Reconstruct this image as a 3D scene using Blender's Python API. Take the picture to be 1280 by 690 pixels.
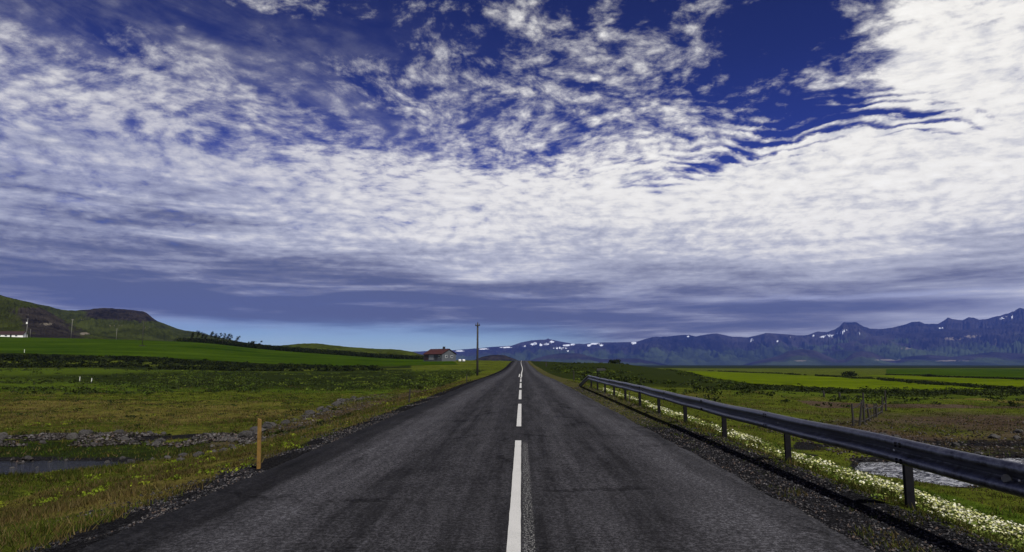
import bpy, bmesh, math, random
import numpy as np
from mathutils import Vector, noise as mn

# ------------------------------------------------------------------ clear
for o in list(bpy.data.objects): bpy.data.objects.remove(o)
scene = bpy.context.scene
C = scene.collection
R = math.radians
random.seed(7)
rng = np.random.default_rng(11)

# ------------------------------------------------------------------ camera
CAM_Z = 1.6
PITCH, YAW = R(7.38), R(0.80)
cam_data = bpy.data.cameras.new('camera')
cam = bpy.data.objects.new('camera', cam_data); C.objects.link(cam)
cam.location = (0, 0, CAM_Z)
cam.rotation_euler = (R(90) + PITCH, 0, YAW)
cam_data.sensor_width = 36; cam_data.lens = 24
cam_data.clip_start = 0.05; cam_data.clip_end = 60000
scene.camera = cam
F_PX = 853.3
def ray(px, py):
    """world direction through a pixel of the 1280x690 photograph (used to measure where things stand)"""
    x, y, z = (px - 640) / F_PX, (345 - py) / F_PX, 1.0
    fy = z * math.cos(PITCH) - y * math.sin(PITCH); fz = z * math.sin(PITCH) + y * math.cos(PITCH)
    X = x * math.cos(YAW) - fy * math.sin(YAW); Y = x * math.sin(YAW) + fy * math.cos(YAW)
    return X / Y, fz / Y, Y
def at(px, py, Y):                      # point on that sight line at forward distance Y
    a, t, _ = ray(px, py); return Vector((a * Y, Y, CAM_Z + t * Y))

# ------------------------------------------------------------------ node helper
class N:
    def __init__(s, tree): s.t = tree; s.l = tree.links
    def node(s, typ, **kw):
        n = s.t.nodes.new(typ)
        for k, v in kw.items():
            if k.startswith('i_'): n.inputs[k[2:].replace('_', ' ')].default_value = v
            else: setattr(n, k, v)
        return n
    def put(s, v, sock):
        if isinstance(v, bpy.types.NodeSocket): s.l.new(v, sock)
        elif isinstance(v, (tuple, list)) and sock.type == 'RGBA' and len(v) == 3: sock.default_value = (*v, 1)
        else: sock.default_value = v
    def m(s, op, a, b=None, c=None, clamp=False):
        n = s.node('ShaderNodeMath', operation=op, use_clamp=clamp)
        s.put(a, n.inputs[0])
        if b is not None: s.put(b, n.inputs[1])
        if c is not None: s.put(c, n.inputs[2])
        return n.outputs[0]
    def add(s, *a):
        r = a[0]
        for b in a[1:]: r = s.m('ADD', r, b)
        return r
    def mul(s, *a):
        r = a[0]
        for b in a[1:]: r = s.m('MULTIPLY', r, b)
        return r
    def ss(s, v, lo, hi, t0=0.0, t1=1.0, mode='SMOOTHSTEP'):
        n = s.node('ShaderNodeMapRange', interpolation_type=mode)
        s.put(v, n.inputs[0]); n.inputs[1].default_value = lo; n.inputs[2].default_value = hi
        n.inputs[3].default_value = t0; n.inputs[4].default_value = t1
        return n.outputs[0]
    def mix(s, f, a, b, blend='MIX'):
        n = s.node('ShaderNodeMix', data_type='RGBA', blend_type=blend)
        s.put(f, n.inputs[0]); s.put(a, n.inputs[6]); s.put(b, n.inputs[7])
        return n.outputs[2]
    def noise(s, vec, scale, detail=4, rough=.55, dist=0.0, lac=2.0, kind='Fac'):
        n = s.node('ShaderNodeTexNoise'); s.put(vec, n.inputs['Vector'])
        n.inputs['Scale'].default_value = scale; n.inputs['Detail'].default_value = detail
        n.inputs['Roughness'].default_value = rough; n.inputs['Distortion'].default_value = dist
        n.inputs['Lacunarity'].default_value = lac
        return n.outputs[kind]
    def xyz(s, x, y, z=0.0):
        n = s.node('ShaderNodeCombineXYZ'); s.put(x, n.inputs[0]); s.put(y, n.inputs[1]); s.put(z, n.inputs[2])
        return n.outputs[0]
    def sep(s, v):
        n = s.node('ShaderNodeSeparateXYZ'); s.put(v, n.inputs[0]); return n.outputs
    def vm(s, op, a, b=None, sc=None):
        n = s.node('ShaderNodeVectorMath', operation=op); s.put(a, n.inputs[0])
        if b is not None: s.put(b, n.inputs[1])
        if sc is not None: s.put(sc, n.inputs['Scale'])
        return n.outputs[0]
    def ramp(s, f, stops, interp='LINEAR'):
        n = s.node('ShaderNodeValToRGB'); cr = n.color_ramp; cr.interpolation = interp
        while len(cr.elements) < len(stops): cr.elements.new(.5)
        for e, (p, c) in zip(cr.elements, stops):
            e.position = p; e.color = (*c, 1) if len(c) == 3 else c
        s.put(f, n.inputs[0]); return n.outputs[0]

# ------------------------------------------------------------------ sun
SUN_EL = R(49); SUN_AZ = R(150)          # azimuth from +Y (down the road) towards +X
sun_dir = Vector((math.cos(SUN_EL) * math.sin(SUN_AZ), math.cos(SUN_EL) * math.cos(SUN_AZ), math.sin(SUN_EL)))
sd = bpy.data.lights.new('sun', 'SUN'); sd.energy = 4.8; sd.angle = R(0.5); sd.color = (1, .955, .89)
sun = bpy.data.objects.new('sun', sd); C.objects.link(sun)
sun.rotation_euler = sun_dir.to_track_quat('Z', 'Y').to_euler()

# ------------------------------------------------------------------ world: Nishita sky with a sheet of altocumulus
world = bpy.data.worlds.new('World'); scene.world = world; world.use_nodes = True
world.cycles.sampling_method = 'MANUAL'; world.cycles.sample_map_resolution = 1024
wt = world.node_tree; wt.nodes.clear(); w = N(wt)
D = w.node('ShaderNodeTexCoord').outputs['Generated']
dx, dy, dz = w.sep(D)
hor = w.m('SQRT', w.add(w.mul(dx, dx), w.mul(dy, dy), 1e-6))
elt = w.m('DIVIDE', dz, hor)                       # tangent of the elevation
az = w.m('ARCTAN2', dx, dy)
sky = w.node('ShaderNodeTexSky', sky_type='NISHITA', sun_disc=False, sun_elevation=SUN_EL, sun_rotation=SUN_AZ,
             air_density=1.0, dust_density=0.3, ozone_density=2.5, altitude=0)
SKY_S = 0.10
# the polarised, deep blue rendition of the photograph: clear sky more saturated towards the zenith
skyc = w.vm('SCALE', sky.outputs[0], sc=SKY_S)
zen = w.ss(elt, .02, .50, mode='SMOOTHERSTEP')
tint = w.ramp(w.ss(elt, 0, .56, mode='LINEAR'), [(0, (.66, .84, 1.1)), (.06, (.50, .66, .98)), (.12, (.34, .46, .82)), (.22, (.17, .25, .74)),
              (.45, (.115, .145, .58)), (.8, (.078, .095, .35)), (1, (.07, .082, .29))])
blue = w.mix(1.0, skyc, tint, 'MULTIPLY')
# cloud sheet coordinates (a level layer seen from below)
den = w.add(w.m('MAXIMUM', dz, 0.0), 0.20)
P = w.xyz(w.m('DIVIDE', dx, den), w.m('DIVIDE', dy, den))
warp = w.noise(P, 1.3, 3, .5, kind='Color')
Pw = w.vm('ADD', P, w.vm('SCALE', w.vm('SUBTRACT', warp, (.5, .5, .5)), sc=.30))
n_big = w.noise(Pw, 1.3, 3, .5)
n_mid = w.noise(Pw, 6.0, 5, .60, .1)
n_pf = w.noise(Pw, 19.0, 6, .66, .1)
vor = w.node('ShaderNodeTexVoronoi', feature='SMOOTH_F1'); vor.inputs['Scale'].default_value = 19.0; vor.inputs['Smoothness'].default_value = .6
w.put(w.vm('ADD', Pw, w.vm('SCALE', w.noise(P, 9.0, 2, .5, kind='Color'), sc=.05)), vor.inputs['Vector'])
n_fine = w.noise(Pw, 52.0, 4, .62, 0.0)
cells = w.m('SUBTRACT', .42, vor.outputs['Distance'])
# spots in (azimuth, elevation): where the layer is thick or torn open
def spot(px, py, rx, ry, amp, rot=0.0):
    a0, t0, _ = ray(px, py); a0 = math.atan(a0); t0 = t0 * math.cos(a0)
    sx, sy = rx / F_PX, ry / F_PX
    u = w.m('SUBTRACT', az, a0); v = w.m('SUBTRACT', elt, t0)
    if rot:
        c, s_ = math.cos(R(rot)), math.sin(R(rot))
        u, v = w.add(w.mul(u, c), w.mul(v, s_)), w.add(w.mul(u, -s_), w.mul(v, c))
    q = w.add(w.m('POWER', w.m('ABSOLUTE', w.mul(u, 1 / sx)), 2.0), w.m('POWER', w.m('ABSOLUTE', w.mul(v, 1 / sy)), 2.0))
    return w.mul(w.m('EXPONENT', w.mul(q, -1.0)), amp)
# base cover against elevation (everywhere), then the large shapes of the photograph's sky
base = w.sep(w.ramp(w.ss(elt, 0, 1.0, mode='LINEAR'), [(0, (.10,) * 3), (.035, (.12,) * 3), (.075, (.85,) * 3), (.15, (1.36,) * 3), (.25, (1.22,) * 3),
              (.31, (.84,) * 3), (.38, (.50,) * 3), (.46, (.30,) * 3), (.55, (.22,) * 3), (.75, (.16,) * 3), (1, (.15,) * 3)]))[0]
cover = w.add(base, spot(40, 130, 330, 120, -.20, -8),
    spot(1230, 40, 150, 130, .75), spot(1130, 70, 70, 95, .25), spot(1200, 215, 260, 70, .45), spot(1010, 190, 150, 40, .25, 15),
    spot(1005, 50, 85, 62, -.62, 25), spot(890, 100, 40, 60, -.10), spot(1080, 92, 30, 28, -.30),
    spot(1065, 132, 85, 20, -.85, -8), spot(1185, 152, 70, 17, -.85, -12), spot(1040, 165, 110, 22, -.35), spot(985, 160, 55, 18, -.50, 14), spot(860, 215, 70, 12, -.35, 8), spot(720, 150, 120, 50, -.14), spot(560, 150, 140, 40, -.14), spot(905, 200, 95, 14, -.55, 16), spot(690, 200, 160, 22, -.22), spot(420, 165, 120, 22, -.22),
    spot(760, 110, 130, 90, .14), spot(640, 90, 90, 60, .10), spot(830, 60, 60, 40, .10), spot(620, 28, 40, 18, .26), spot(890, 6, 45, 12, .34), spot(350, 8, 80, 15, .34),
    spot(450, 45, 130, 35, -.22), spot(250, 20, 260, 45, -.16), spot(1000, 10, 110, 40, -.15), spot(100, 20, 200, 40, -.1),
    spot(270, 115, 150, 50, .16), spot(100, 75, 120, 30, .14, -12), spot(400, 120, 130, 26, -.20, -20), spot(200, 165, 120, 18, -.2, -14), spot(60, 135, 170, 60, .20, -10), spot(500, 80, 45, 35, .16), spot(545, 70, 40, 40, .12),
    spot(130, 235, 150, 22, -.12, -14), spot(330, 178, 90, 26, -.10),
    spot(1150, 415, 320, 40, .85), spot(840, 420, 120, 22, .45), spot(1000, 435, 200, 22, .5), spot(60, 370, 160, 26, .25), spot(520, 395, 260, 16, .25))
s_small = w.add(w.mul(w.m('SUBTRACT', n_mid, .5), 1.25), w.mul(cells, .50), w.mul(w.m('SUBTRACT', n_pf, .5), 1.35), w.mul(w.m('SUBTRACT', n_fine, .5), .60), w.mul(w.m('SUBTRACT', n_big, .5), .45))
# near the horizon foreshortening makes the texture too fine: fade it, bring in long flat streaks instead
flat = w.ss(elt, .05, .20)
st = w.noise(w.xyz(w.mul(az, 2.2), w.mul(elt, 26.0)), 1.6, 5, .55, .4)
st2 = w.noise(w.xyz(w.mul(az, 7.0), w.mul(elt, 60.0), 3.0), 1.5, 5, .6, .3)
s_low = w.add(w.mul(w.m('SUBTRACT', st, .5), .9), w.mul(w.m('SUBTRACT', st2, .5), .35))
tex = w.add(w.mul(s_small, flat), w.mul(s_low, w.m('SUBTRACT', 1.0, flat)))
# wind ripples on the right
rp = w.sep(w.vm('ADD', P, w.vm('SCALE', w.vm('SUBTRACT', warp, (.5, .5, .5)), sc=.8)))
rip = w.m('SINE', w.add(w.mul(rp[1], 120.0), w.mul(rp[0], 26.0), w.mul(n_mid, 15.0), w.mul(n_pf, 3.0)))
ripm = w.add(spot(1110, 155, 150, 42, .30), spot(980, 205, 200, 44, .26), spot(1180, 230, 160, 60, .10))
tex = w.add(tex, w.mul(rip, ripm))
dens = w.add(cover, tex)
alpha = w.mul(w.ss(dens, .14, .98), w.ss(dens, .35, 1.15, .72, 1.0))
# thin veil of ice cloud on the left
veil = w.mul(w.add(spot(60, 150, 330, 130, .50, -6), spot(300, 130, 220, 90, .22), spot(120, 330, 420, 70, .30)),
             w.ss(w.noise(w.xyz(w.mul(az, 3.0), w.add(w.mul(elt, 9.0), w.mul(az, 2.4))), 2.2, 6, .6, .5), .3, .75), w.ss(w.add(n_mid, w.mul(cells, .5), w.mul(n_pf, .5)), .45, 1.0, .35, 1.25))
alpha_v = w.m('SUBTRACT', 1.0, w.mul(w.m('SUBTRACT', 1.0, w.mul(alpha, w.m('SUBTRACT', 1.0, spot(40, 120, 420, 130, .46)))), w.m('SUBTRACT', 1.0, veil)))
# how much sun gets through the layer: bright where thin, slate blue at the thick base over the horizon
thick = w.add(spot(560, 376, 640, 44, 1.0), spot(250, 372, 280, 26, .35, -4), spot(300, 300, 260, 40, .30, -12), spot(1000, 380, 200, 14, .22), spot(1250, 345, 90, 14, .3), spot(1228, 300, 60, 16, .40), spot(1200, 372, 60, 10, .35),
    spot(840, 300, 260, 26, .18), spot(960, 350, 330, 22, .18), spot(60, 330, 300, 80, .45), spot(40, 200, 300, 90, .18), spot(0, 220, 220, 100, .12), spot(1000, 420, 300, 26, .42), spot(740, 415, 280, 26, .62))
shade = w.add(thick, w.mul(w.m('SUBTRACT', st, .5), w.add(.45, w.mul(thick, 2.6))), w.mul(w.m('SUBTRACT', st2, .5), w.add(.50, w.mul(thick, .45))), w.mul(cells, w.mul(flat, -.35)),
              w.mul(w.m('SUBTRACT', n_pf, .5), w.mul(flat, -1.0)), w.mul(w.m('SUBTRACT', n_mid, .5), w.mul(flat, -.45)))
cl = w.ramp(w.ss(shade, -.35, 1.35, mode='LINEAR'), [(0, (1.08, 1.06, 1.0)), (.20, (.97, .945, .885)), (.42, (.56, .57, .63)), (.62, (.36, .37, .43)), (.82, (.185, .19, .24)), (1, (.11, .12, .17))])
gap = w.add(spot(1040, 372, 110, 4, .8), spot(1195, 366, 50, 4, .8), spot(950, 371, 50, 3, .5), spot(1190, 405, 120, 14, .30), spot(640, 335, 260, 12, .10))
cl = w.mix(w.mul(gap, w.ss(st2, .35, .65)), cl, (.50, .53, .68))
out = w.mix(alpha_v, blue, cl)
# below the horizon: dark land colour for rays that leave under the ground sheet
out = w.mix(w.ss(elt, -.02, -.004, 1, 0), out, (.03, .035, .02))
bg = w.node('ShaderNodeBackground'); w.put(out, bg.inputs[0]); bg.inputs[1].default_value = 0.84
wt.links.new(bg.outputs[0], w.node('ShaderNodeOutputWorld').inputs['Surface'])

scene.view_settings.view_transform = 'Standard'; scene.view_settings.look = 'None'
scene.view_settings.exposure = 0.25; scene.view_settings.gamma = 1.0

# ------------------------------------------------------------------ numpy noise and mesh helpers
def _hash(ix, iy, seed):
    h = (ix.astype(np.int64) * 374761393 + iy.astype(np.int64) * 668265263 + seed * 1442695041) & 0xffffffff
    h = ((h ^ (h >> 13)) * 1274126177) & 0xffffffff
    return ((h ^ (h >> 16)) & 0xffff) / 65535.0
def vnoise(x, y, seed=0):
    x0 = np.floor(x); y0 = np.floor(y); fx = x - x0; fy = y - y0
    fx = fx * fx * (3 - 2 * fx); fy = fy * fy * (3 - 2 * fy)
    a, b = _hash(x0, y0, seed), _hash(x0 + 1, y0, seed); c, d = _hash(x0, y0 + 1, seed), _hash(x0 + 1, y0 + 1, seed)
    return (a * (1 - fx) + b * fx) * (1 - fy) + (c * (1 - fx) + d * fx) * fy - .5
def fbm(x, y, octv=4, seed=0, gain=.5, lac=2.03):
    s, a, t = 0.0, 1.0, 0.0
    for k in range(octv):
        s = s + a * vnoise(x * lac ** k + 17.3 * k, y * lac ** k - 9.1 * k, seed + k); t += a; a *= gain
    return s / t * 2.0           # about -0.7..0.7
def sst(v, lo, hi):
    t = np.clip((v - lo) / (hi - lo), 0, 1); return t * t * (3 - 2 * t)

def raw_mesh(name, verts, faces, mat=None, cols=None, smooth=False):
    """verts (n,3), faces (m,k) numpy arrays -> mesh; cols (n,3) becomes the point colour 'col'"""
    verts = np.asarray(verts, np.float32); faces = np.asarray(faces, np.int32)
    me = bpy.data.meshes.new(name); n, (m_, k) = len(verts), faces.shape
    me.vertices.add(n); me.vertices.foreach_set('co', verts.ravel())
    me.loops.add(m_ * k); me.loops.foreach_set('vertex_index', faces.ravel())
    me.polygons.add(m_); me.polygons.foreach_set('loop_start', np.arange(m_, dtype=np.int32) * k)
    me.polygons.foreach_set('loop_total', np.full(m_, k, np.int32))
    me.polygons.foreach_set('use_smooth', np.full(m_, smooth, bool))
    me.update(calc_edges=True)
    for nm, c in (cols or {}).items():
        at_ = me.color_attributes.new(nm, 'FLOAT_COLOR', 'POINT')
        c = np.asarray(c, np.float32); 
        if c.shape[1] == 3: c = np.hstack([c, np.ones((n, 1), np.float32)])
        at_.data.foreach_set('color', c.ravel())
    if mat: me.materials.append(mat)
    return me
def link(name, me, parent=None):
    o = bpy.data.objects.new(name, me); C.objects.link(o); o.parent = parent; return o
def tag(o, label=None, cat=None, group=None, kind=None):
    if label: o['label'] = label
    if cat: o['category'] = cat
    if group: o['group'] = group
    if kind: o['kind'] = kind
    return o
def empty(name, loc, rz=0, label=None, cat=None, group=None):
    o = bpy.data.objects.new(name, None); C.objects.link(o); o.location = loc; o.rotation_euler = (0, 0, rz)
    o.empty_display_size = .2
    return tag(o, label, cat, group)
def grid_faces(ny, nx):
    i = np.arange(ny - 1)[:, None] * nx + np.arange(nx - 1)[None, :]
    return np.stack([i, i + 1, i + nx + 1, i + nx], -1).reshape(-1, 4)
class MB:
    """collects simple shapes in one bmesh"""
    def __init__(s): s.b = bmesh.new()
    def box(s, x0, x1, y0, y1, z0, z1, bev=0.0, rot=None, org=(0, 0, 0)):
        vs = [s.b.verts.new((x, y, z)) for x in (x0, x1) for y in (y0, y1) for z in (z0, z1)]
        fs = [(0, 1, 3, 2), (4, 6, 7, 5), (0, 4, 5, 1), (2, 3, 7, 6), (0, 2, 6, 4), (1, 5, 7, 3)]
        new = [s.b.faces.new([vs[i] for i in f]) for f in fs]
        if rot is not None: bmesh.ops.rotate(s.b, verts=vs, cent=org, matrix=rot)
        if bev: bmesh.ops.bevel(s.b, geom=list({e for f in new for e in f.edges}), offset=bev, segments=1, affect='EDGES')
        return s
    def tube(s, pts, rad, n=8, cap=True):
        rings = []
        pts = [Vector(p) for p in pts]
        for i, p in enumerate(pts):
            d = (pts[min(i + 1, len(pts) - 1)] - pts[max(i - 1, 0)]).normalized()
            u = d.orthogonal().normalized(); v = d.cross(u); r = rad[i] if isinstance(rad, (list, tuple)) else rad
            if i: # keep the frame steady
                u = (pu - d * pu.dot(d)).normalized(); v = d.cross(u)
            pu = u
            rings.append([s.b.verts.new(p + (u * math.cos(k * 2 * math.pi / n) + v * math.sin(k * 2 * math.pi / n)) * r) for k in range(n)])
        for a, b in zip(rings, rings[1:]):
            for k in range(n): s.b.faces.new([a[k], a[(k + 1) % n], b[(k + 1) % n], b[k]])
        if cap: s.b.faces.new(rings[0][::-1]); s.b.faces.new(rings[-1])
        return s
    def poly(s, vs, fs):
        v = [s.b.verts.new(p) for p in vs]
        for f in fs: s.b.faces.new([v[i] for i in f])
        return s
    def mesh(s, name, mat, smooth=False):
        bmesh.ops.recalc_face_normals(s.b, faces=s.b.faces)
        me = bpy.data.meshes.new(name); s.b.to_mesh(me); s.b.free()
        if mat: me.materials.append(mat)
        if smooth:
            for p in me.polygons: p.use_smooth = True
        return me
    def build(s, name, mat, parent=None, smooth=False): return link(name, s.mesh(name, mat, smooth), parent)

# ------------------------------------------------------------------ materials
def material(name):
    m = bpy.data.materials.new(name); m.use_nodes = True; m.node_tree.nodes.clear(); n = N(m.node_tree)
    out = n.node('ShaderNodeOutputMaterial'); b = n.node('ShaderNodeBsdfPrincipled')
    n.l.new(b.outputs[0], out.inputs[0]); n.bsdf = b; n.out = out
    return m, n
def bump(n, h, strength, dist=.01):
    b = n.node('ShaderNodeBump'); b.inputs['Strength'].default_value = strength; b.inputs['Distance'].default_value = dist
    n.put(h, b.inputs['Height']); n.l.new(b.outputs[0], n.bsdf.inputs['Normal'])
def plain(name, c, rough=.7, metal=0.0, var=.25, scale=6.0, bumps=0.0, spec=.4):
    m, n = material(name); co = n.node('ShaderNodeTexCoord').outputs['Object']
    f = n.noise(co, scale, 5, .6)
    n.put(n.mix(n.ss(f, .3, .7, mode='LINEAR'), tuple(v * (1 - var) for v in c), tuple(min(1, v * (1 + var)) for v in c)), n.bsdf.inputs['Base Color'])
    n.bsdf.inputs['Roughness'].default_value = rough; n.bsdf.inputs['Metallic'].default_value = metal
    n.bsdf.inputs['Specular IOR Level'].default_value = spec
    if bumps: bump(n, n.noise(co, scale * 5, 4, .6), bumps, .01)
    return m
M = {}
M['steel'] = plain('galvanised_steel', (.10, .105, .128), .38, .95, .22, 5, .10)
m = M['steel']; n = N(m.node_tree); bs = [q for q in m.node_tree.nodes if q.type == 'BSDF_PRINCIPLED'][0]; co = n.node('ShaderNodeTexCoord').outputs['Object']; x, y, z = n.sep(co)
st_ = n.noise(n.xyz(n.mul(x, 8), n.mul(y, 9), n.mul(z, 1.5)), 1.0, 6, .7); sp_ = n.noise(co, 34, 4, .7)
mt = n.add(n.mul(st_, .6), n.mul(sp_, .4)); jn = n.ss(n.noise(co, 1.1, 3), .55, .7)
n.put(n.mix(n.mul(jn, .35), n.ramp(mt, [(.36, (.045, .045, .052)), (.52, (.135, .14, .165)), (.66, (.24, .245, .27))]), (.05, .042, .036)), bs.inputs['Base Color'])
n.put(n.ss(mt, .38, .62, .30, .55, 'LINEAR'), bs.inputs['Roughness'])
M['post_steel'] = plain('post_steel', (.007, .007, .009), .9, 0, .3, 8, .1, .05)
M['bolt'] = plain('bolt_steel', (.5, .5, .52), .35, .8, .1)
M['disc'] = plain('reflector_disc', (.10, .10, .105), .7, 0, .2)
M['yellow_wood'] = plain('yellow_painted_wood', (.14, .078, .014), .7, 0, .35, 14, .3)
M['old_wood'] = plain('weathered_wood', (.014, .012, .011), .85, 0, .35, 9, .4)
M['pole_wood'] = plain('tarred_pole_wood', (.022, .02, .02), .8, 0, .3, 5, .3)
M['pale_wood'] = plain('pale_pole_wood', (.12, .12, .11), .8, 0, .2, 5)
M['sign_back'] = plain('sign_back', (.03, .03, .03), .5, .3, .2)
M['white_paint'] = plain('white_paint', (.72, .72, .7), .6, 0, .1, 3)
M['plaster'] = plain('grey_plaster', (.055, .062, .070), .85, 0, .12, 1.5)
M['red_roof'] = plain('red_corrugated_roof', (.042, .011, .008), .6, .1, .25, .8)
M['brown_roof'] = plain('brown_roof', (.025, .012, .011), .6, 0, .3, .6)
M['dark'] = plain('dark_opening', (.02, .022, .025), .3, 0, .1)
M['glass'] = plain('window_glass', (.03, .035, .045), .08, 0, .05, 1, 0, .8)
M['door'] = plain('garage_door_paint', (.16, .17, .18), .6, 0, .08, 2)
M['bale'] = plain('white_bale_wrap', (.55, .55, .54), .35, 0, .06, 3)
M['bark'] = plain('bark', (.06, .05, .04), .9, 0, .3, 6, .3)

def attr_leaf(name, rough=.75, trans=.35, gain=1.0):
    m, n = material(name); a = n.node('ShaderNodeAttribute', attribute_name='col').outputs['Color']
    n.put(a, n.bsdf.inputs['Base Color']); n.bsdf.inputs['Roughness'].default_value = rough
    n.bsdf.inputs['Specular IOR Level'].default_value = .05
    if trans:
        t = n.node('ShaderNodeBsdfTranslucent'); n.put(a, t.inputs[0]); x = n.node('ShaderNodeMixShader'); x.inputs[0].default_value = trans
        n.l.new(n.bsdf.outputs[0], x.inputs[1]); n.l.new(t.outputs[0], x.inputs[2]); n.l.new(x.outputs[0], n.out.inputs[0])
    return m
M['blade'] = attr_leaf('grass_blades', trans=.4)
M['leaf'] = attr_leaf('leaves', trans=.25)
M['petal'] = attr_leaf('petals', trans=.2)
M['pebble'] = attr_leaf('pebbles', .85, 0)

# stones
m, n = material('lichened_basalt'); co = n.node('ShaderNodeTexCoord').outputs['Object']
oi = n.node('ShaderNodeObjectInfo').outputs['Random']
f = n.noise(co, 7, 6, .65); li = n.ss(n.noise(co, 16, 4, .6), .56, .66)
c = n.ramp(n.add(n.mul(f, .8), n.mul(n.m('SUBTRACT', oi, .5), .5)), [(.2, (.009, .008, .008)), (.5, (.022, .020, .019)), (.8, (.065, .06, .055))])
n.put(n.mix(n.mul(li, .6), c, (.15, .145, .125)), n.bsdf.inputs['Base Color']); n.bsdf.inputs['Roughness'].default_value = .9
bump(n, f, .6, .03); M['stone'] = m

# asphalt
m, n = material('asphalt'); co = n.node('ShaderNodeTexCoord').outputs['Object']; x, y, z = n.sep(co)
wob = n.mul(n.m('SUBTRACT', n.noise(n.xyz(n.mul(x, .6), n.mul(y, .10)), 1.0, 3, .5), .5), .9)
xw = n.add(x, wob)
def band(c, wd, v=None):
    return n.m('EXPONENT', n.mul(n.m('POWER', n.mul(n.m('SUBTRACT', xw if v is None else v, c), 1 / wd), 2.0), -1.0))
tracks = n.add(n.mul(band(-2.45, .55), .9), n.mul(band(2.25, .50), 1.0), n.mul(band(.75, .22), .55), n.mul(band(-.9, .3), .25))
dark = n.add(n.mul(band(-1.65, .38), .55), n.mul(band(1.55, .25), .5), n.mul(band(0.05, .30), .35), n.mul(band(-.55, .2), .3))
sp1 = n.noise(co, 20, 4, 1.0); sp2 = n.noise(co, 55, 3, .9); mott = n.noise(n.xyz(x, n.mul(y, .35)), 2.2, 5, .6)
streak = n.noise(n.xyz(n.mul(x, 6.0), n.mul(y, .25)), 1.0, 5, .65)
cross = n.noise(n.xyz(n.mul(x, .5), n.mul(y, 5.0)), 1.0, 5, .6)
seam = n.mul(n.m('EXPONENT', n.mul(n.m('POWER', n.mul(n.add(n.m('SUBTRACT', y, 15.1), n.mul(n.m('SUBTRACT', n.noise(co, .9, 4), .5), 1.2)), 1 / .10), 2.0), -1.0)), n.ss(n.noise(co, .6, 2), .45, .6))
ck = n.node('ShaderNodeTexVoronoi', feature='DISTANCE_TO_EDGE'); ck.inputs['Scale'].default_value = .42
n.put(n.vm('ADD', n.xyz(n.mul(x, .8), n.mul(y, .45)), n.vm('SCALE', n.noise(co, 1.6, 5, .7, kind='Color'), sc=.55)), ck.inputs['Vector'])
crack = n.mul(n.ss(ck.outputs['Distance'], .006, .020, 1, 0), n.ss(n.noise(co, .33, 2), .46, .56))
v = n.add(.021, n.mul(tracks, .019), n.mul(dark, -.009), n.mul(n.m('SUBTRACT', mott, .5), .030), n.mul(n.m('SUBTRACT', streak, .5), .052), n.mul(n.m('SUBTRACT', cross, .5), .014), n.mul(seam, -.012), n.mul(crack, -.012))
v = n.m('MAXIMUM', v, .005)
edge = n.ss(n.add(x, n.mul(n.m('SUBTRACT', n.noise(co, 1.3, 3), .5), .35)), -3.22, -3.05)
v = n.mul(v, n.add(.50, n.mul(edge, .50)))
stone_ = n.ss(n.add(n.mul(sp1, .7), n.mul(sp2, .3)), .46, .60)
v = n.mul(v, n.add(.42, n.mul(stone_, 1.9)))
base = n.mix(1.0, n.xyz(v, v, v), (1.0, .985, 1.09), 'MULTIPLY')
ghost = n.mul(n.mul(n.ss(x, -.005, .03), n.ss(x, .10, .13, 1, 0)), n.ss(n.noise(n.xyz(x, n.mul(y, .6)), 60, 2, .7), .54, .62), n.ss(y, 13.2, 14.2, 1, 0))
base = n.mix(n.mul(ghost, .55), base, (.42, .42, .40))
n.put(base, n.bsdf.inputs['Base Color']); n.bsdf.inputs['Roughness'].default_value = .92
n.bsdf.inputs['Specular IOR Level'].default_value = .06
bump(n, n.add(sp1, n.mul(sp2, .5)), .55, .006); M['asphalt'] = m
# painted line
m, n = material('road_paint'); co = n.node('ShaderNodeTexCoord').outputs['Object']
wear = n.ss(n.noise(co, 120, 3, .7), .33, .47); big = n.noise(co, 3, 4)
n.put(n.mix(n.mul(n.m('SUBTRACT', 1.0, wear), .75), n.mix(big, (.38, .38, .36), (.50, .495, .47)), (.12, .12, .12)), n.bsdf.inputs['Base Color'])
n.bsdf.inputs['Roughness'].default_value = .7; bump(n, n.noise(co, 110, 3), .4, .004); M['paint'] = m

# land: masks from the mesh, colour detail from noise
m, n = material('open_land'); co = n.node('ShaderNodeTexCoord').outputs['Object']
a1 = n.sep(n.node('ShaderNodeAttribute', attribute_name='zone').outputs['Vector'])   # gravel, dry, dark scrub
a2 = n.sep(n.node('ShaderNodeAttribute', attribute_name='zone2').outputs['Vector'])  # bare soil, lush, far
cd = n.sep(co)
f1 = n.noise(co, .35, 6, .62); f2 = n.noise(co, 2.6, 5, .65); f3 = n.noise(co, 19, 4, .7); f4 = n.noise(co, 75, 3, .7)
fl = n.noise(n.xyz(n.mul(cd[0], .05), n.mul(cd[1], .05)), 1.0, 8, .68)
mixn = n.add(n.mul(f1, .30), n.mul(f2, .35), n.mul(f3, .35))
grass = n.ramp(n.add(n.mul(mixn, .8), n.mul(fl, .2)), [(.32, (.006, .008, .003)), (.43, (.022, .027, .006)), (.52, (.056, .070, .009)), (.62, (.105, .118, .014)), (.76, (.14, .12, .035))])
lush = n.ramp(mixn, [(.34, (.010, .018, .003)), (.5, (.038, .062, .007)), (.7, (.085, .12, .013))])
dry = n.ramp(mixn, [(.3, (.030, .032, .006)), (.5, (.085, .074, .018)), (.7, (.14, .115, .032))])
scrub = n.ramp(mixn, [(.3, (.004, .006, .003)), (.52, (.014, .020, .006)), (.72, (.045, .058, .012))])
soil = n.ramp(mixn, [(.3, (.015, .011, .008)), (.48, (.045, .032, .022)), (.62, (.08, .062, .048)), (.75, (.15, .135, .12))])
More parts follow.
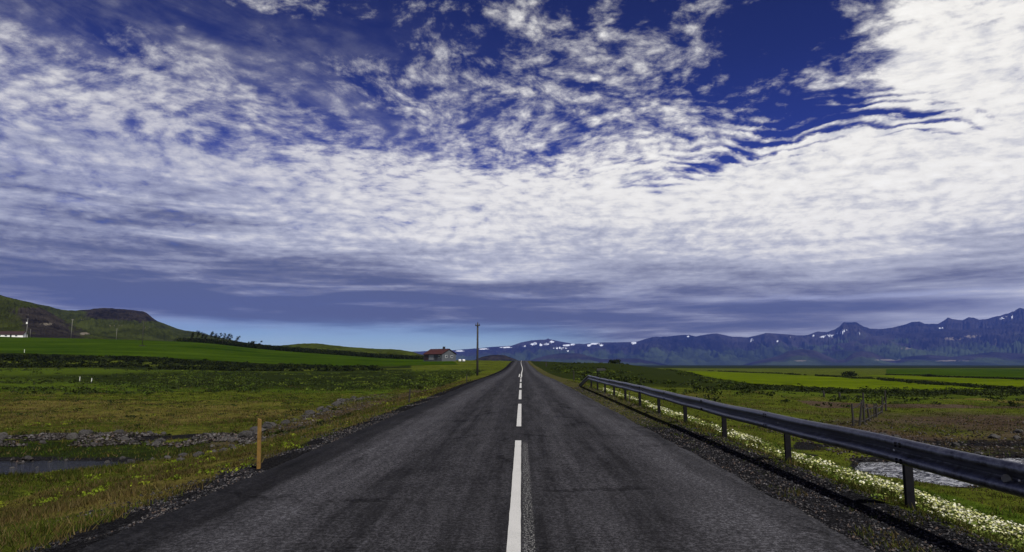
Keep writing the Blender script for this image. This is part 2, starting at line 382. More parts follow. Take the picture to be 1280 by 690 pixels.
grav = n.ramp(n.add(n.mul(f3, .45), n.mul(f4, .55)), [(.3, (.002, .002, .003)), (.5, (.007, .007, .008)), (.60, (.026, .026, .028)), (.70, (.11, .105, .105))])
def msk(v, soft=.16, src=None): return n.ss(n.add(v, n.mul(n.m('SUBTRACT', mixn if src is None else src, .5), 1.3)), .5 - soft, .5 + soft)
c = n.mix(msk(a2[1]), grass, lush); c = n.mix(msk(a1[1]), c, dry); c = n.mix(msk(a1[2]), c, scrub)
c = n.mix(msk(a2[0]), c, soil); c = n.mix(msk(a1[0], .08), c, grav)
n.put(c, n.bsdf.inputs['Base Color']); n.bsdf.inputs['Roughness'].default_value = .95; n.bsdf.inputs['Specular IOR Level'].default_value = .0
bump(n, n.add(n.mul(f2, 1.0), n.mul(f3, .35), n.mul(f4, .12)), .8, .12); M['land'] = m

# mown hay field
def hay(name, c0, c1, rows, ang):
    m, n = material(name); co = n.node('ShaderNodeTexCoord').outputs['Object']; x, y, z = n.sep(co)
    s_ = n.noise(n.xyz(n.mul(n.add(n.mul(x, math.cos(ang)), n.mul(y, math.sin(ang))), .012), n.mul(n.add(n.mul(x, -math.sin(ang)), n.mul(y, math.cos(ang))), rows)), 1.0, 4, .6)
    g = n.add(n.mul(s_, .60), n.mul(n.noise(co, .03, 5, .6), .40), n.mul(n.noise(co, .45, 7, .75), .40), -.05)
    n.put(n.ramp(g, [(.50, c0), (.80, c1)]), n.bsdf.inputs['Base Color']); n.bsdf.inputs['Roughness'].default_value = .95
    n.bsdf.inputs['Specular IOR Level'].default_value = .0; bump(n, n.noise(co, 1.2, 5, .7), .5, .15); return m
M['hay_left'] = hay('hay_field_left', (.010, .024, .002), (.036, .062, .004), .10, .3)
M['hay_right'] = hay('hay_field_right', (.034, .054, .002), (.092, .122, .005), .16, -.25)

# water
m, n = material('stream_water'); co = n.node('ShaderNodeTexCoord').outputs['Object']; x, y, z = n.sep(co)
n.bsdf.inputs['Base Color'].default_value = (.012, .014, .016, 1); n.bsdf.inputs['Roughness'].default_value = .06
n.bsdf.inputs['IOR'].default_value = 1.33; n.bsdf.inputs['Specular IOR Level'].default_value = .5
h1 = n.noise(n.xyz(n.mul(x, 1.0), n.mul(y, 1.0)), 4.5, 4, .6, .8); h2 = n.noise(co, 13, 3, .6, .5)
bump(n, n.add(n.mul(h1, 1.0), n.mul(h2, .45)), 1.0, .10); M['water'] = m

m, n = material('riffle_water'); co = n.node('ShaderNodeTexCoord').outputs['Object']; x, y, z = n.sep(co)
h1 = n.noise(co, 3.5, 5, .65, 1.0); h2 = n.noise(co, 12, 4, .65, .6); fo = n.ss(n.add(n.mul(h1, .55), n.mul(h2, .45)), .44, .60)
n.put(n.mix(fo, (.02, .022, .025), (.42, .43, .46)), n.bsdf.inputs['Base Color']); n.put(n.ss(fo, 0, 1, .10, .45), n.bsdf.inputs['Roughness'])
n.bsdf.inputs['IOR'].default_value = 1.33; bump(n, n.add(h1, n.mul(h2, .5)), 1.0, .25); M['riffle'] = m

# mountains
def rock_mat(name, dark, mid, green, gs=.004, bs=30):
    m, n = material(name); g = n.node('ShaderNodeNewGeometry'); co = g.outputs['Position']; nz = n.sep(g.outputs['Normal'])[2]
    a = n.sep(n.node('ShaderNodeAttribute', attribute_name='zone').outputs['Vector'])      # snow, rock, pale
    f1 = n.noise(co, gs, 7, .65); f2 = n.noise(co, gs * 8, 5, .65)
    strata = n.noise(n.xyz(n.mul(cdx(n, co, 0), gs * .4), n.mul(cdx(n, co, 1), gs * .4), n.mul(cdx(n, co, 2), gs * 12)), 1.0, 5, .6)
    gul = n.noise(n.xyz(n.mul(cdx(n, co, 0), gs * 2.6), n.mul(cdx(n, co, 1), gs * .6), n.mul(cdx(n, co, 2), gs * 2.2)), 1.0, 5, .6)
    mm = n.add(n.mul(f1, .35), n.mul(f2, .12), n.mul(strata, .25), n.mul(gul, .28))
    c = n.mix(n.ss(mm, .38, .62), dark, mid)
    c = n.mix(n.ss(n.add(n.m('SUBTRACT', 1.0, a[1]), n.mul(n.m('SUBTRACT', mm, .5), 1.6)), .35, .65), c, n.mix(n.ss(n.add(n.mul(f2, .4), n.mul(gul, .6)), .38, .62), tuple(v * .45 for v in green), green))
    c = n.mix(n.ss(n.add(a[2], n.mul(n.m('SUBTRACT', f2, .5), .9)), .45, .65), c, (.13, .115, .09))
    c = n.mix(n.ss(n.add(a[0], n.mul(n.m('SUBTRACT', mm, .5), .45)), .40, .60), c, (.62, .66, .72))
    n.put(c, n.bsdf.inputs['Base Color']); n.bsdf.inputs['Roughness'].default_value = .95; n.bsdf.inputs['Specular IOR Level'].default_value = .0
    bump(n, n.add(f2, n.mul(f1, 2.0)), .8, bs); return m
def cdx(n, v, i): return n.sep(v)[i]
M['range'] = rock_mat('far_mountain_rock', (.004, .004, .006), (.036, .032, .032), (.036, .05, .022), .0006, 10)
M['hill'] = rock_mat('near_hill_turf', (.005, .005, .006), (.036, .031, .026), (.036, .044, .009), .012, 4)
M['greenhill'] = rock_mat('green_knoll_turf', (.02, .024, .008), (.045, .05, .013), (.045, .058, .010), .03, 1)

# ------------------------------------------------------------------ the lie of the land
RC = -0.06                                   # centre line of the road
_ry = np.array([-60, 0, 60, 90, 130, 176, 220, 280, 330, 364, 400, 450, 520, 620, 800])
_rz = np.array([-.28, 0, .27, .16, .30, .72, 1.25, 2.25, 3.15, 3.60, 3.62, 3.2, 2.2, .5, -2.5])
_yy = np.arange(-60, 801, 1.0); _zz = np.interp(_yy, _ry, _rz)
_k = np.exp(-(np.arange(-24, 25) / 9.0) ** 2); _k /= _k.sum()
_zz = np.convolve(np.pad(_zz, 24, mode='reflect', reflect_type='odd'), _k, 'valid')
def road_z(y): return np.interp(y, _yy, _zz)
def road_x(y): return RC + .22 * np.sin((np.asarray(y) - 90) / 42.0) * sst(np.asarray(y), 85, 170) * 1.0
_px = np.array([-400, 0, 150, 250, 330, 400, 500, 567, 625, 680, 705, 740, 768, 800, 850, 920, 1100, 1280, 1800])
_Y = np.array([5, 60, 120, 200, 250, 300, 400, 500, 700, 1200, 3000, 14000])
_T = np.array([
 [-.9, -.9, -.3, 3, 7.5, 12, 22, 24, 26, 28, 20, 0], [-.9, -.9, -.5, 1.5, 5.4, 10, 18.2, 20, 22, 22, 15, 0],
 [-.9, -.9, -.6, 1.2, 4.2, 8.8, 16.8, 18, 19, 19, 12, 0], [-.9, -.9, -.6, .3, 2.9, 7.3, 14.8, 15.5, 16, 14, 8, 0],
 [-.9, -.9, -.6, -.1, 1.6, 5, 10.5, 10.5, 9, 6, 2, -1], [-.9, -.9, -.6, -.3, .6, 3.4, 8.4, 8, 6, 2, 0, -2],
 [-.9, -.9, -.5, 0, .8, 2.4, 4.7, 4.7, 3, 0, -2, -4], [-.9, -.8, -.3, .5, 1.4, 3.2, 4.2, 3.6, 1, -2, -4, -6],
 [-.7, -.5, .1, .8, 1.6, 2.6, 3.8, 3, 0, -3, -5, -6], [-.7, -.4, .2, .8, 1.7, 2.7, 3.8, 2.6, -1, -4, -5, -6],
 [-.8, -.5, 0, .8, 1.8, 2.6, 2.8, 1.8, -2, -4, -5, -6], [-.9, -.6, -.3, .9, 2.3, 2.2, 1.2, -.6, -3, -4, -5, -6],
 [-.9, -.6, -.3, .9, 3.1, 1.4, -.2, -2, -3.2, -4, -5, -6], [-.9, -.7, -.4, .2, 1.2, 0, -1.6, -2.6, -3.4, -4, -5, -6],
 [-.9, -.8, -.9, -.8, -.8, -1.4, -2.6, -3.2, -3.6, -4.5, -5, -6], [-.9, -1, -2.2, -3.1, -3.3, -3.4, -3.6, -3.8, -4, -4.5, -5, -6],
 [-.9, -1.4, -3.1, -3.3, -3.4, -3.5, -3.6, -3.8, -4, -4.5, -5, -6], [-.9, -1.4, -3.1, -3.3, -3.4, -3.5, -3.6, -3.8, -4, -4.5, -5, -6],
 [-.9, -1.4, -3.1, -3.3, -3.4, -3.5, -3.6, -3.8, -4, -4.5, -5, -6]])
_ga = np.linspace((-400 - 652) / F_PX, (1800 - 652) / F_PX, 500); _gl = np.linspace(math.log(5), math.log(14000), 260)
_t1 = np.stack([np.interp(_gl, np.log(_Y), r) for r in _T]); _t2 = np.stack([np.interp(_ga, (_px - 652) / F_PX, _t1[:, j]) for j in range(260)], 1)
def _blur(a, s, ax):
    r = int(3 * s); k = np.exp(-(np.arange(-r, r + 1) / s) ** 2 / 2); k /= k.sum()
    return np.apply_along_axis(lambda v: np.convolve(np.pad(v, r, mode='edge'), k, 'valid'), ax, a)
_TT = _blur(_blur(_t2, 5, 0), 2.2, 1)
def table(x, y):
    yc = np.clip(y, 5.01, 13999); a = np.clip(x / yc, _ga[0], _ga[-1] - 1e-6)
    u = (a - _ga[0]) / (_ga[1] - _ga[0]); v = (np.log(yc) - _gl[0]) / (_gl[1] - _gl[0])
    i = np.clip(u.astype(int), 0, 498); j = np.clip(v.astype(int), 0, 258); u = u - i; v = v - j
    return (_TT[i, j] * (1 - u) + _TT[i + 1, j] * u) * (1 - v) + (_TT[i, j + 1] * (1 - u) + _TT[i + 1, j + 1] * u) * v
WATER_Z = -1.30
def stream(x, y):
    """signed distance to the water's edge, negative in the stream"""
    ax = np.abs(x); left = x < 0
    yl = np.interp(-x, [9, 10.6, 13, 20, 60], [20.9, 20.5, 19.2, 18.2, 14.0]); hl = np.interp(-x, [8, 10.2, 13, 20, 60], [-2.6, .0, 1.9, 2.2, 2.4])
    yr = np.interp(x, [8, 10, 14, 30, 60], [19.0, 19.0, 19.3, 21.6, 25]); hr = np.interp(x, [7.0, 9.0, 10.0, 14, 60], [-3., .0, 1.9, 2.4, 2.7])
    s = np.where(left, np.abs(y - yl) - hl, np.abs(y - yr) - hr)
    return s + .35 * fbm(x * .8, y * .8, 3, 5)
def ground(x, y):
    x = np.asarray(x, float); y = np.asarray(y, float)
    d = x - road_x(y); ad = np.abs(d); rz = road_z(y)
    z = table(x, y)
    humm = sst(ad, 6, 14) * (.10 * fbm(x / 2.3, y / 2.3, 3, 21) * (1 - sst(y, 60, 160)) + .32 * fbm(x / 9, y / 9, 4, 22) * sst(y, 22, 50) * (1 - sst(y, 190, 260)) + .5 * fbm(x / 60, y / 60, 3, 23) * sst(y, 80, 200))
    hump = np.where((x > 14) & (y < 90), .35 * fbm(x / 5, y / 5, 4, 31), 0) * sst(y, 24, 30) * sst(x, 14, 20)
    z = z + humm + hump
    w0 = np.where(d < 0, 4.3, 5.0); w1 = np.where(d < 0, 9.4, 8.2)
    e = sst(ad, w0, w1)
    edgedrop = rz - .03 - .16 * np.clip((ad - w0 + .8) / 1.2, 0, 1)
    z = edgedrop * (1 - e) + z * e
    z = z + .035 * fbm(x * 1.7, y * 1.7, 4, 2) * sst(ad, 3.6, 4.6) * (1 - sst(y, 40, 90))
    z = z + np.where(d > 0, .07 * np.exp(-((d - 4.14) / .22) ** 2), 0) * (1 - sst(y, 42, 48))
    s = stream(x, y)
    bank = np.where(y > 19.3, .15, .09)
    zs = np.where(s < 0, WATER_Z - .35 * np.clip(-s / .6, 0, 1), WATER_Z + bank * s + .45 * sst(s, 2.6, 3.8) + .06 * fbm(x * 1.5, y * 1.5, 3, 8))
    m_ = (ad > 7) & (y > 0) & (y < 45)
    z = np.where(m_, np.minimum(z, zs), z)
    z = np.where(m_ & (s > .8) & (np.abs(x) < 64), np.maximum(z, WATER_Z + .12), z)
    under = (d > -3.85) & (d < 3.02)
    z = np.where(under, np.minimum(z, rz - .12), z)
    return z
def gz(x, y): return float(ground(np.array([x]), np.array([y]))[0])

def graded(start, step, ratio, end):
    v = [start]
    while v[-1] < end: v.append(v[-1] + step); step *= ratio
    return np.array(v)
ys = np.concatenate([-graded(-3.0, .5, 1.12, 900)[::-1][:-1], graded(3.0, .09, 1.0145, 15500)])
xs_h = np.concatenate([np.arange(0, 4.8, .15), graded(4.8, .12, 1.0175, 15500)])
xs = np.concatenate([-xs_h[::-1][:-1], xs_h])
GX, GY = np.meshgrid(xs, ys); GZ = ground(GX, GY)
pa_ = lambda p: (p - 652) / F_PX
def zones(x, y):
    d = x - road_x(y); ad = np.abs(d); s = stream(x, y); near = (np.abs(x) > 7) & (y < 45)
    nb = fbm(x / 6, y / 6, 3, 41); a = x / np.clip(y, 5, None)
    grav = np.where(d < 0, 1 - sst(ad, 4.2, 5.3), (1 - sst(ad, 3.95, 4.25)) * (1 - .62 * sst(y, 9, 22))) * 1.0
    grav = np.maximum(grav, .40 * np.where(d < 0, 1 - sst(ad, 5.0, 8.0), 0))
    rub = np.where(near, (.55 + .9 * fbm(x / 1.8, y / .9, 3, 77)) * sst(s, 1.8, 2.6) * (1 - sst(s, 3.8, 4.8)) * (y > 19.5), 0) * np.where(x < 0, .95, 1)
    rub = np.maximum(rub, np.where(near & (x > 11) & (y > 20), .55 * (1 - sst(s, 3, 9)), 0))
    rub = np.maximum(rub, np.where(near & (x < -9) & (y > 22), .0, 0)); rub = np.maximum(rub, np.where(near, .8 * (1 - sst(np.abs(s - .1), .1, .7)), 0))
    row = np.exp(-((x - np.interp(y, [22, 30, 51, 70], [-9.3, -10.2, -12.2, -14])) / .9) ** 2) * (y > 21) * (y < 60)
    grav = np.maximum(grav, rub); grav = np.maximum(grav, row * .30)
    dryl = np.where((x < -9) & (y > 24) & (y < 62), .62, 0) * np.exp(-((y - 38) / 15) ** 2) + np.where((x < 0) & (ad < 9.5) & (ad > 4.5) & (y > 9), .43, 0) * (1 - sst(y, 90, 160))
    dryr = np.where((x > 12) & (y > 26) & (y < 62), .38 + .25 * nb, 0)
    nb2 = fbm(x / 14, y / 9, 4, 43); dry = dryl + dryr + nb * .25 + nb2 * .45 * (y < 140)
    dk = np.where((a < -.16) & (x < 0), np.exp(-((y - (236 + 20 * nb)) / 19) ** 2) * 1.0 + np.exp(-((y - 186) / 15) ** 2) * .9 + np.exp(-((y - 112) / 32) ** 2) * .55, 0)
    dk = dk + np.where((x < -8) & (a > pa_(560) - 9) , .58 * sst(y, 56, 72) * (1 - sst(y, 150, 185)) * sst(a, -.75, -.35), 0)
    dk = dk + np.where((d > 4.5) & (a < .34), .62 * sst(y, 55, 80) * (1 - sst(y, 420, 600)), 0)
    dk = dk + np.where(near & (x < 0) & (s > -.2) & (s < 2.3) & (y > 18.5), .7, 0)
    dk = dk + np.where(a >= .34, .55 * np.exp(-((y - 96) / 18) ** 2), 0)
    dk = dk + np.where((a > .03), .72 * sst(y, 700, 1300) + .4 * sst(y, 2000, 3500), 0)
    soil = np.where((x > 12) & (y > 21) & (y < 60), .62 * np.exp(-((y - 33) / 13) ** 2) + .3 * nb + .75 * np.exp(-((y - 50) / 2.4) ** 2) * (x > 20), 0) + nb * .15 * (y < 60)
    soil = np.maximum(soil, np.where(a > .1, sst(y, 3200, 5500) * .3, 0)); soil = np.maximum(soil, np.where((x < 0), .62 * sst(ad, 5.0, 6.4) * (1 - sst(ad, 9.5, 12)) * sst(y, 17, 24) * (1 - sst(y, 62, 90)), 0)); soil = np.maximum(soil, np.where((x > 0) & (ad > 3) & (ad < 4.6), .5 * sst(y, 8, 20), 0))
    lush = np.where((x < -10) & near & (s < 2.2), .25, 0) + np.where((d > 5) & (d < 9) & (y < 16), .7, 0) + np.where((x < -12) & (y > 60) & (y < 170), .55, 0) + np.where((a > .3) & (y > 55) & (y < 130), .5, 0) + np.where((a > .12) & (y > 300), .35, 0)
    z = np.zeros_like(x)
    return np.clip(np.stack([grav, dry, dk], -1), 0, 1), np.clip(np.stack([soil, lush, z], -1), 0, 1)
z1, z2 = zones(GX, GY)
land = link('ground', raw_mesh('ground', np.stack([GX, GY, GZ], -1).reshape(-1, 3), grid_faces(len(ys), len(xs)), M['land'],
            {'zone': z1.reshape(-1, 3), 'zone2': z2.reshape(-1, 3)}, True))
tag(land, kind='structure')

# ------------------------------------------------------------------ road
ry = ys[(ys > -200) & (ys < 560)]; rc = np.array([-3.80, -3.72, -3.2, -2.4, -1.6, -.8, 0, .8, 1.6, 2.4, 2.9, 3.05, 3.11])
RX = road_x(ry)[:, None] + rc[None, :]; RY = np.repeat(ry[:, None], len(rc), 1)
ed = .05 * fbm(RY * 1.4, RY * 0 + 3, 4, 51); RX[:, :2] += ed[:, :2]; RX[:, -2:] += .07 * fbm(RY * 1.9, RY * 0 + 9, 4, 52)[:, -2:]
RZ = np.repeat(road_z(ry)[:, None], len(rc), 1) + .02 * (1 - (rc[None, :] / 3.2) ** 2).clip(0); RZ[:, 0] -= .11; RZ[:, -1] -= .11
tag(link('road', raw_mesh('road', np.stack([RX, RY, RZ], -1).reshape(-1, 3), grid_faces(len(ry), len(rc)), M['asphalt'], None, True)), kind='structure')
def road_top(x, y): return road_z(y) + .02 * np.clip(1 - ((x - road_x(y)) / 3.2) ** 2, 0, 1)
def stripe(y0, y1, xo=0.0, wdt=.118):
    yy = np.unique(np.concatenate([[y0, y1], ry[(ry > y0) & (ry < y1)]])); n_ = len(yy)
    xx = road_x(yy) + xo; wv = wdt / 2 + .004 * fbm(yy * 3, yy * 0, 3, 5)
    V = np.zeros((n_, 2, 3)); V[:, 0, 0] = xx - wv; V[:, 1, 0] = xx + wv; V[..., 1] = yy[:, None]; V[..., 2] = np.interp(yy, ry, road_z(ry))[:, None] + .026
    # thin thickness: a skirt of 3 mm keeps the paint a film of its own
    o = link('lane_marking', raw_mesh('lane_marking', V.reshape(-1, 3), grid_faces(n_, 2), M['paint'])); return tag(o, kind='structure')
for y0, y1 in ((-19.3, -10.3), (-7.2, 1.9), (4.9, 14.0), (17.0, 25.9), (29.0, 38.3), (41.3, 50.6), (53.6, 62.7), (65.6, 74.8)): stripe(y0, y1, -.01 - .00)
stripe(77.0, 520.0, .04, .16); stripe(76.0, 100.0, -.22, .14)

# ------------------------------------------------------------------ water
for sgn in (-1, 1):
    wx = np.linspace(9.0, 62, 60) * sgn; wy = np.linspace(10, 30, 30); WX, WY = np.meshgrid(wx, wy)
    tag(link('stream', raw_mesh('stream', np.stack([WX, WY, WX * 0 + WATER_Z], -1).reshape(-1, 3), grid_faces(30, 60) if sgn > 0 else grid_faces(30, 60)[:, ::-1], M['riffle' if sgn > 0 else 'water'], None, True)), kind='structure')

# ------------------------------------------------------------------ hay fields
def ring(v, k): return v
def field(poly_near, poly_far, mat, nu=90, nv=40, lift=.10):
    """poly_*: lists of (a = X/Y, Y) along the near and the far edge"""
    u = np.linspace(0, 1, nu); an, af = (np.interp(u, np.linspace(0, 1, len(p)), [q[0] for q in p]) for p in (poly_near, poly_far))
    yn, yf = (np.interp(u, np.linspace(0, 1, len(p)), [q[1] for q in p]) for p in (poly_near, poly_far))
    v = np.linspace(0, 1, nv)[:, None]; a = an * (1 - v) + af * v; Yv = yn * (1 - v) + yf * v
    Yv = Yv + (1 - v) * 1.8 * fbm(an * yn / 7, an * 0, 3, 61)[None, :]
    X = a * Yv; Z = ground(X, Yv) + lift
    return tag(link('field', raw_mesh('field', np.stack([X, Yv, Z], -1).reshape(-1, 3), grid_faces(nv, nu), mat, None, True)), kind='structure')
pa = lambda px: (px - 652) / F_PX
field([(pa(-330), 262), (pa(0), 254), (pa(150), 250), (pa(300), 248), (pa(450), 250), (pa(573), 252)], [(pa(-330), 420), (pa(0), 408), (pa(150), 405), (pa(300), 402), (pa(450), 400), (pa(560), 345)], M['hay_left'], 160, 40, .12)
field([(pa(806), 500), (pa(840), 300), (pa(872), 195), (pa(925), 152), (pa(1000), 128), (pa(1100), 119), (pa(1180), 121), (pa(1238), 126)],
      [(pa(812), 690), (pa(850), 520), (pa(925), 430), (pa(1000), 300), (pa(1060), 235), (pa(1120), 190), (pa(1180), 155), (pa(1240), 130)], M['hay_right'], 160, 40, .12)
field([(pa(1068), 330), (pa(1110), 245), (pa(1160), 200), (pa(1220), 168), (pa(1280), 146), (pa(1400), 136), (pa(1600), 130)],
      [(pa(1075), 345), (pa(1110), 330), (pa(1160), 280), (pa(1220), 240), (pa(1280), 215), (pa(1400), 190), (pa(1600), 170)], M['hay_right'], 120, 30, .12)
field([(pa(1100), 400), (pa(1160), 330), (pa(1220), 280), (pa(1280), 250), (pa(1400), 230)], [(pa(1100), 900), (pa(1160), 900), (pa(1220), 900), (pa(1280), 850), (pa(1400), 800)], M['hay_left'], 60, 20, .12)

# ------------------------------------------------------------------ hills and mountains
def massif(name, ridge, Yr, Yb, mat, nu=500, nv=44, rough=.16, jag=.02, seed=0, snow=(), rock=None, pale=(), prof=1.25, base_z=-14, back=1.35, gully=9.0, far=False):
    rp = np.array(ridge, float); px = np.linspace(rp[0, 0], rp[-1, 0], nu)
    py = np.interp(px, rp[:, 0], rp[:, 1])
    aa = np.array([ray(p, q)[0] for p, q in zip(px, py)]); tt = np.array([ray(p, q)[1] for p, q in zip(px, py)])
    zr = CAM_Z + tt * Yr; H = np.maximum(zr - base_z, 1)
    zr = zr + jag * H * fbm(px / 5, px * 0 + seed, 4, seed + 3)
    vf = np.linspace(0, 1, nv); vb = np.linspace(1, 2, nv // 3)[1:]; v = np.concatenate([vf, vb])[:, None]
    ex = np.sin(np.pi * np.clip((px - px[0]) / (px[-1] - px[0]), 0, 1)) ** .25
    Yv = np.where(v <= 1, Yb + (Yr - Yb) * v, Yr + (Yr * (back - 1)) * (v - 1)) + 0 * px[None, :]
    X = aa[None, :] * Yv; 
    wav = fbm(X / (Yr * .05), Yv / (Yr * .12), 4, seed + 9)
    pr = np.where(v <= 1, np.clip(v + .12 * wav * np.sin(np.pi * np.clip(v, 0, 1)), 0, 1) ** prof, np.clip(1 - (v - 1) * 1.05, 0, 1) ** 1.1)
    g = np.abs(fbm(X / (Yr / 60) * gully / 9, Yv / (Yr / 14), 5, seed + 1, .55)) ; g2 = fbm(X / (Yr / 170), Yv / (Yr / 110), 4, seed + 2)
    env = np.sin(np.pi * np.clip(v, 0, 2) / 2) ** 1 * np.where(v <= 1, np.clip(1 - v, 0, 1) ** .55 * 1.6, .5)
    Z = base_z + H[None, :] * pr + H[None, :] * rough * (-(g * 2.2) + .5 * g2 + .35) * np.where(v <= 1, env, env * .6)
    Z[len(vf) - 1] = zr
    Z = np.where(v < 1, np.minimum(Z, CAM_Z + (zr - CAM_Z)[None, :] * Yv / Yr - .004 * H * (1 - v)), Z)
    # masks: where the snow fields, crags and pale screes lie
    pyv = 455.5 - (Z - CAM_Z) / Yv * F_PX; pxv = px[None, :] + 0 * Yv; front = (v <= 1)
    S = np.zeros_like(Z); Pm = np.zeros_like(Z)
    for cx, cy, rx_, ry_, rot in snow:
        c_, s_ = math.cos(R(rot)), math.sin(R(rot)); u = (pxv - cx) * c_ - (pyv - cy) * s_; w_ = (pxv - cx) * s_ + (pyv - cy) * c_
        S = np.maximum(S, np.exp(-((u / (rx_ * 1.25)) ** 2 + (w_ / (ry_ * 1.2)) ** 2)) * front)
    for cx, cy, rx_, ry_ in pale: Pm = np.maximum(Pm, .8 * np.exp(-(((pxv - cx) / rx_) ** 2 + ((pyv - cy) / ry_) ** 2)) * front)
    Rk = np.clip(pr * 1.25 - .12 + 0 * Z, 0, 1) if rock is None else rock(pxv, pyv, pr)
    o = link(name, raw_mesh(name, np.stack([X, Yv, Z], -1).reshape(-1, 3), grid_faces(len(v), nu), mat, {'zone': np.stack([S, Rk, Pm], -1).reshape(-1, 3)}, True))
    return tag(o, kind='structure')

main_ridge = [(380, 452), (460, 446), (500, 441), (514, 439.6), (540, 438.6), (570, 437.5), (592, 435.5), (611, 434), (639, 432), (652, 427.8), (664, 425.4), (676, 424.8), (683, 424.2), (685, 423.0), (688, 424.2),
    (701, 427), (715, 429.4), (730, 430), (745, 428.4), (770, 427.8), (795, 427.4), (806, 424), (815, 421.3), (835, 420.4), (850, 419), (862, 418.5), (870, 420.4), (885, 417.8), (897, 416.6), (902, 418), (915, 420.6), (935, 421.6), (945, 419.5), (957, 416.2),
    (985, 418), (997, 419.2), (1010, 418.6), (1022, 414.4), (1034, 415), (1042, 412.5), (1050, 407.5), (1054, 402.8), (1070, 402.6), (1077, 407), (1088, 411), (1100, 411.5), (1120, 408.6), (1130, 406), (1140, 402.5), (1149, 401.6), (1156, 404.6), (1172, 405),
    (1178, 402), (1185, 397), (1193, 399.4), (1203, 400.2), (1210, 397), (1216, 396.8), (1224, 399.8), (1234, 398.6), (1245, 396), (1258, 392), (1268, 389), (1274, 384.8), (1284, 386), (1320, 381), (1360, 388), (1420, 379), (1500, 384), (1600, 395), (1700, 420)]
massif('mountain_range', main_ridge, 13500, 9500, M['range'], 1500, 46, .30, .012, 1,
    snow=[(668, 430, 5, 1.4, 10), (683, 430.5, 3.5, 1.2, 0), (690, 427.5, 3, 1, 0), (700, 435.5, 9, .9, 0), (708, 432, 5, .9, 0), (716, 431, 3, 1.1, 0), (736, 432, 2.5, 1.2, 0), (745, 430, 7, 1, 0), (752, 432, 2.6, 1, 0), (709, 439, 2, .8, 0), (676, 431.5, 2, 1.2, 0), (655, 433, 3, .8, 0),
          (575, 439, 6, .7, 0), (605, 436.5, 7, .7, 0), (632, 434.5, 8, .7, 0), (792, 429, 3.5, 1.4, 0), (860, 421, 1.6, 1, 0), (939, 425, 2.6, 1.2, 30), (940, 430, 2, 1.2, 60), (989, 421.5, 1.6, 1, 0), (971.6, 427, 1.4, 1, 0), (1016, 419.5, 1.8, .9, 0),
          (1033, 420.5, 9, 1.0, 9), (1052, 415.3, 8, 1.1, 22), (1073, 417.5, 1.2, 1.2, 0), (1166, 417, 1.4, 1.1, 0), (1253, 398.3, 5.5, .9, 18), (1265, 396, 1.8, 1, 30), (1176, 410.5, 3, .8, 0)], prof=1.0)
massif('mountain_range', [(985, 455), (1005, 446), (1022, 438), (1036, 432), (1060, 425.5), (1080, 422), (1100, 419.5), (1125, 417), (1150, 415.6), (1180, 412.5), (1210, 411.4), (1235, 410.4), (1250, 407), (1265, 401.5), (1280, 399), (1310, 396), (1360, 398), (1450, 392), (1560, 401), (1700, 430)],
    11800, 8600, M['range'], 800, 40, .24, .02, 21, pale=[(1190, 424, 20, 3), (1243, 428, 5, 6), (1215, 421, 14, 2.5), (1130, 436, 14, 2)], prof=1.05)
massif('foothills', [(925, 457), (950, 450.5), (972, 445), (986, 438.5), (1004, 436.2), (1018, 438), (1032, 444), (1046, 450), (1056, 449), (1066, 441.5), (1078, 438.6), (1090, 440), (1104, 446.5), (1120, 450.5), (1132, 446), (1160, 443.5), (1190, 446), (1215, 443), (1240, 440), (1280, 442), (1330, 438), (1400, 444), (1500, 452)],
    8800, 7600, M['range'], 500, 24, .2, .02, 33, pale=[(1000, 451, 14, 1.3), (1110, 450, 30, 1.2), (1190, 451, 30, 1.4)], prof=1.0, back=1.12)
massif('foothills', [(655, 455), (668, 448.5), (684, 444), (700, 441.8), (722, 441.4), (738, 445.5), (752, 449), (772, 447.8), (796, 448), (815, 452), (835, 456)], 8200, 7200, M['range'], 220, 24, .18, .02, 45, prof=1.0, back=1.12)
massif('dark_cone_hill', [(560, 456), (580, 453), (594, 449.5), (603, 446), (612, 444), (622, 443.2), (631, 444.2), (640, 447.2), (650, 451.5), (662, 456)], 2300, 1950, M['hill'], 160, 24, .10, .02, 55, prof=.9, back=1.1, base_z=-8,
    rock=lambda px, py, pr: np.clip(1.05 - .6 * (py > 450) + 0 * pr, 0, 1))
massif('distant_peak', [(350, 440), (362, 434), (368, 430.6), (374, 429.2), (380, 430.4), (388, 433.4), (402, 440)], 5200, 4700, M['range'], 80, 16, .1, .01, 66, prof=1.0, back=1.1)
# left: stepped basalt hill with a dark crag on top, and the green shoulder in front
def cragrock(px, py, pr):
    crag = np.exp(-(((px - 155) / 42) ** 6 + ((py - 390 - (px - 150) * .05) / 9) ** 6)); k = .10 + .22 * pr + 1.2 * crag + .25 * fbm(px / 9, py / 4, 4, 71); return np.clip(k, 0, 1)
massif('crag_hill', [(-420, 350), (-200, 352), (-60, 362), (20, 374), (34, 377), (45, 379.6), (62, 383), (78, 387.4), (95, 388), (104, 387.4), (113, 386.6), (117, 385.4), (135, 385), (150, 386.2), (165, 387.6), (178, 389), (184, 391.5), (190, 397), (197, 401.5), (208, 405.5), (222, 411), (232, 413.2), (245, 414.6), (262, 419), (300, 427), (340, 434), (390, 444)],
    1750, 760, M['hill'], 900, 60, .13, .008, 77, rock=cragrock, pale=[(140, 407, 28, 1.2), (183, 409, 10, 1.1), (100, 399, 16, 1)], prof=.95, base_z=8, back=1.2, gully=7)
def frontrock(px, py, pr): return np.clip(.28 + .22 * fbm(px / 6, py / 5, 4, 81) + .75 * np.exp(-(((px - 55 - (py - 400) * .9) / 26) ** 2)) * (py > 384) * (py < 424), 0, 1)
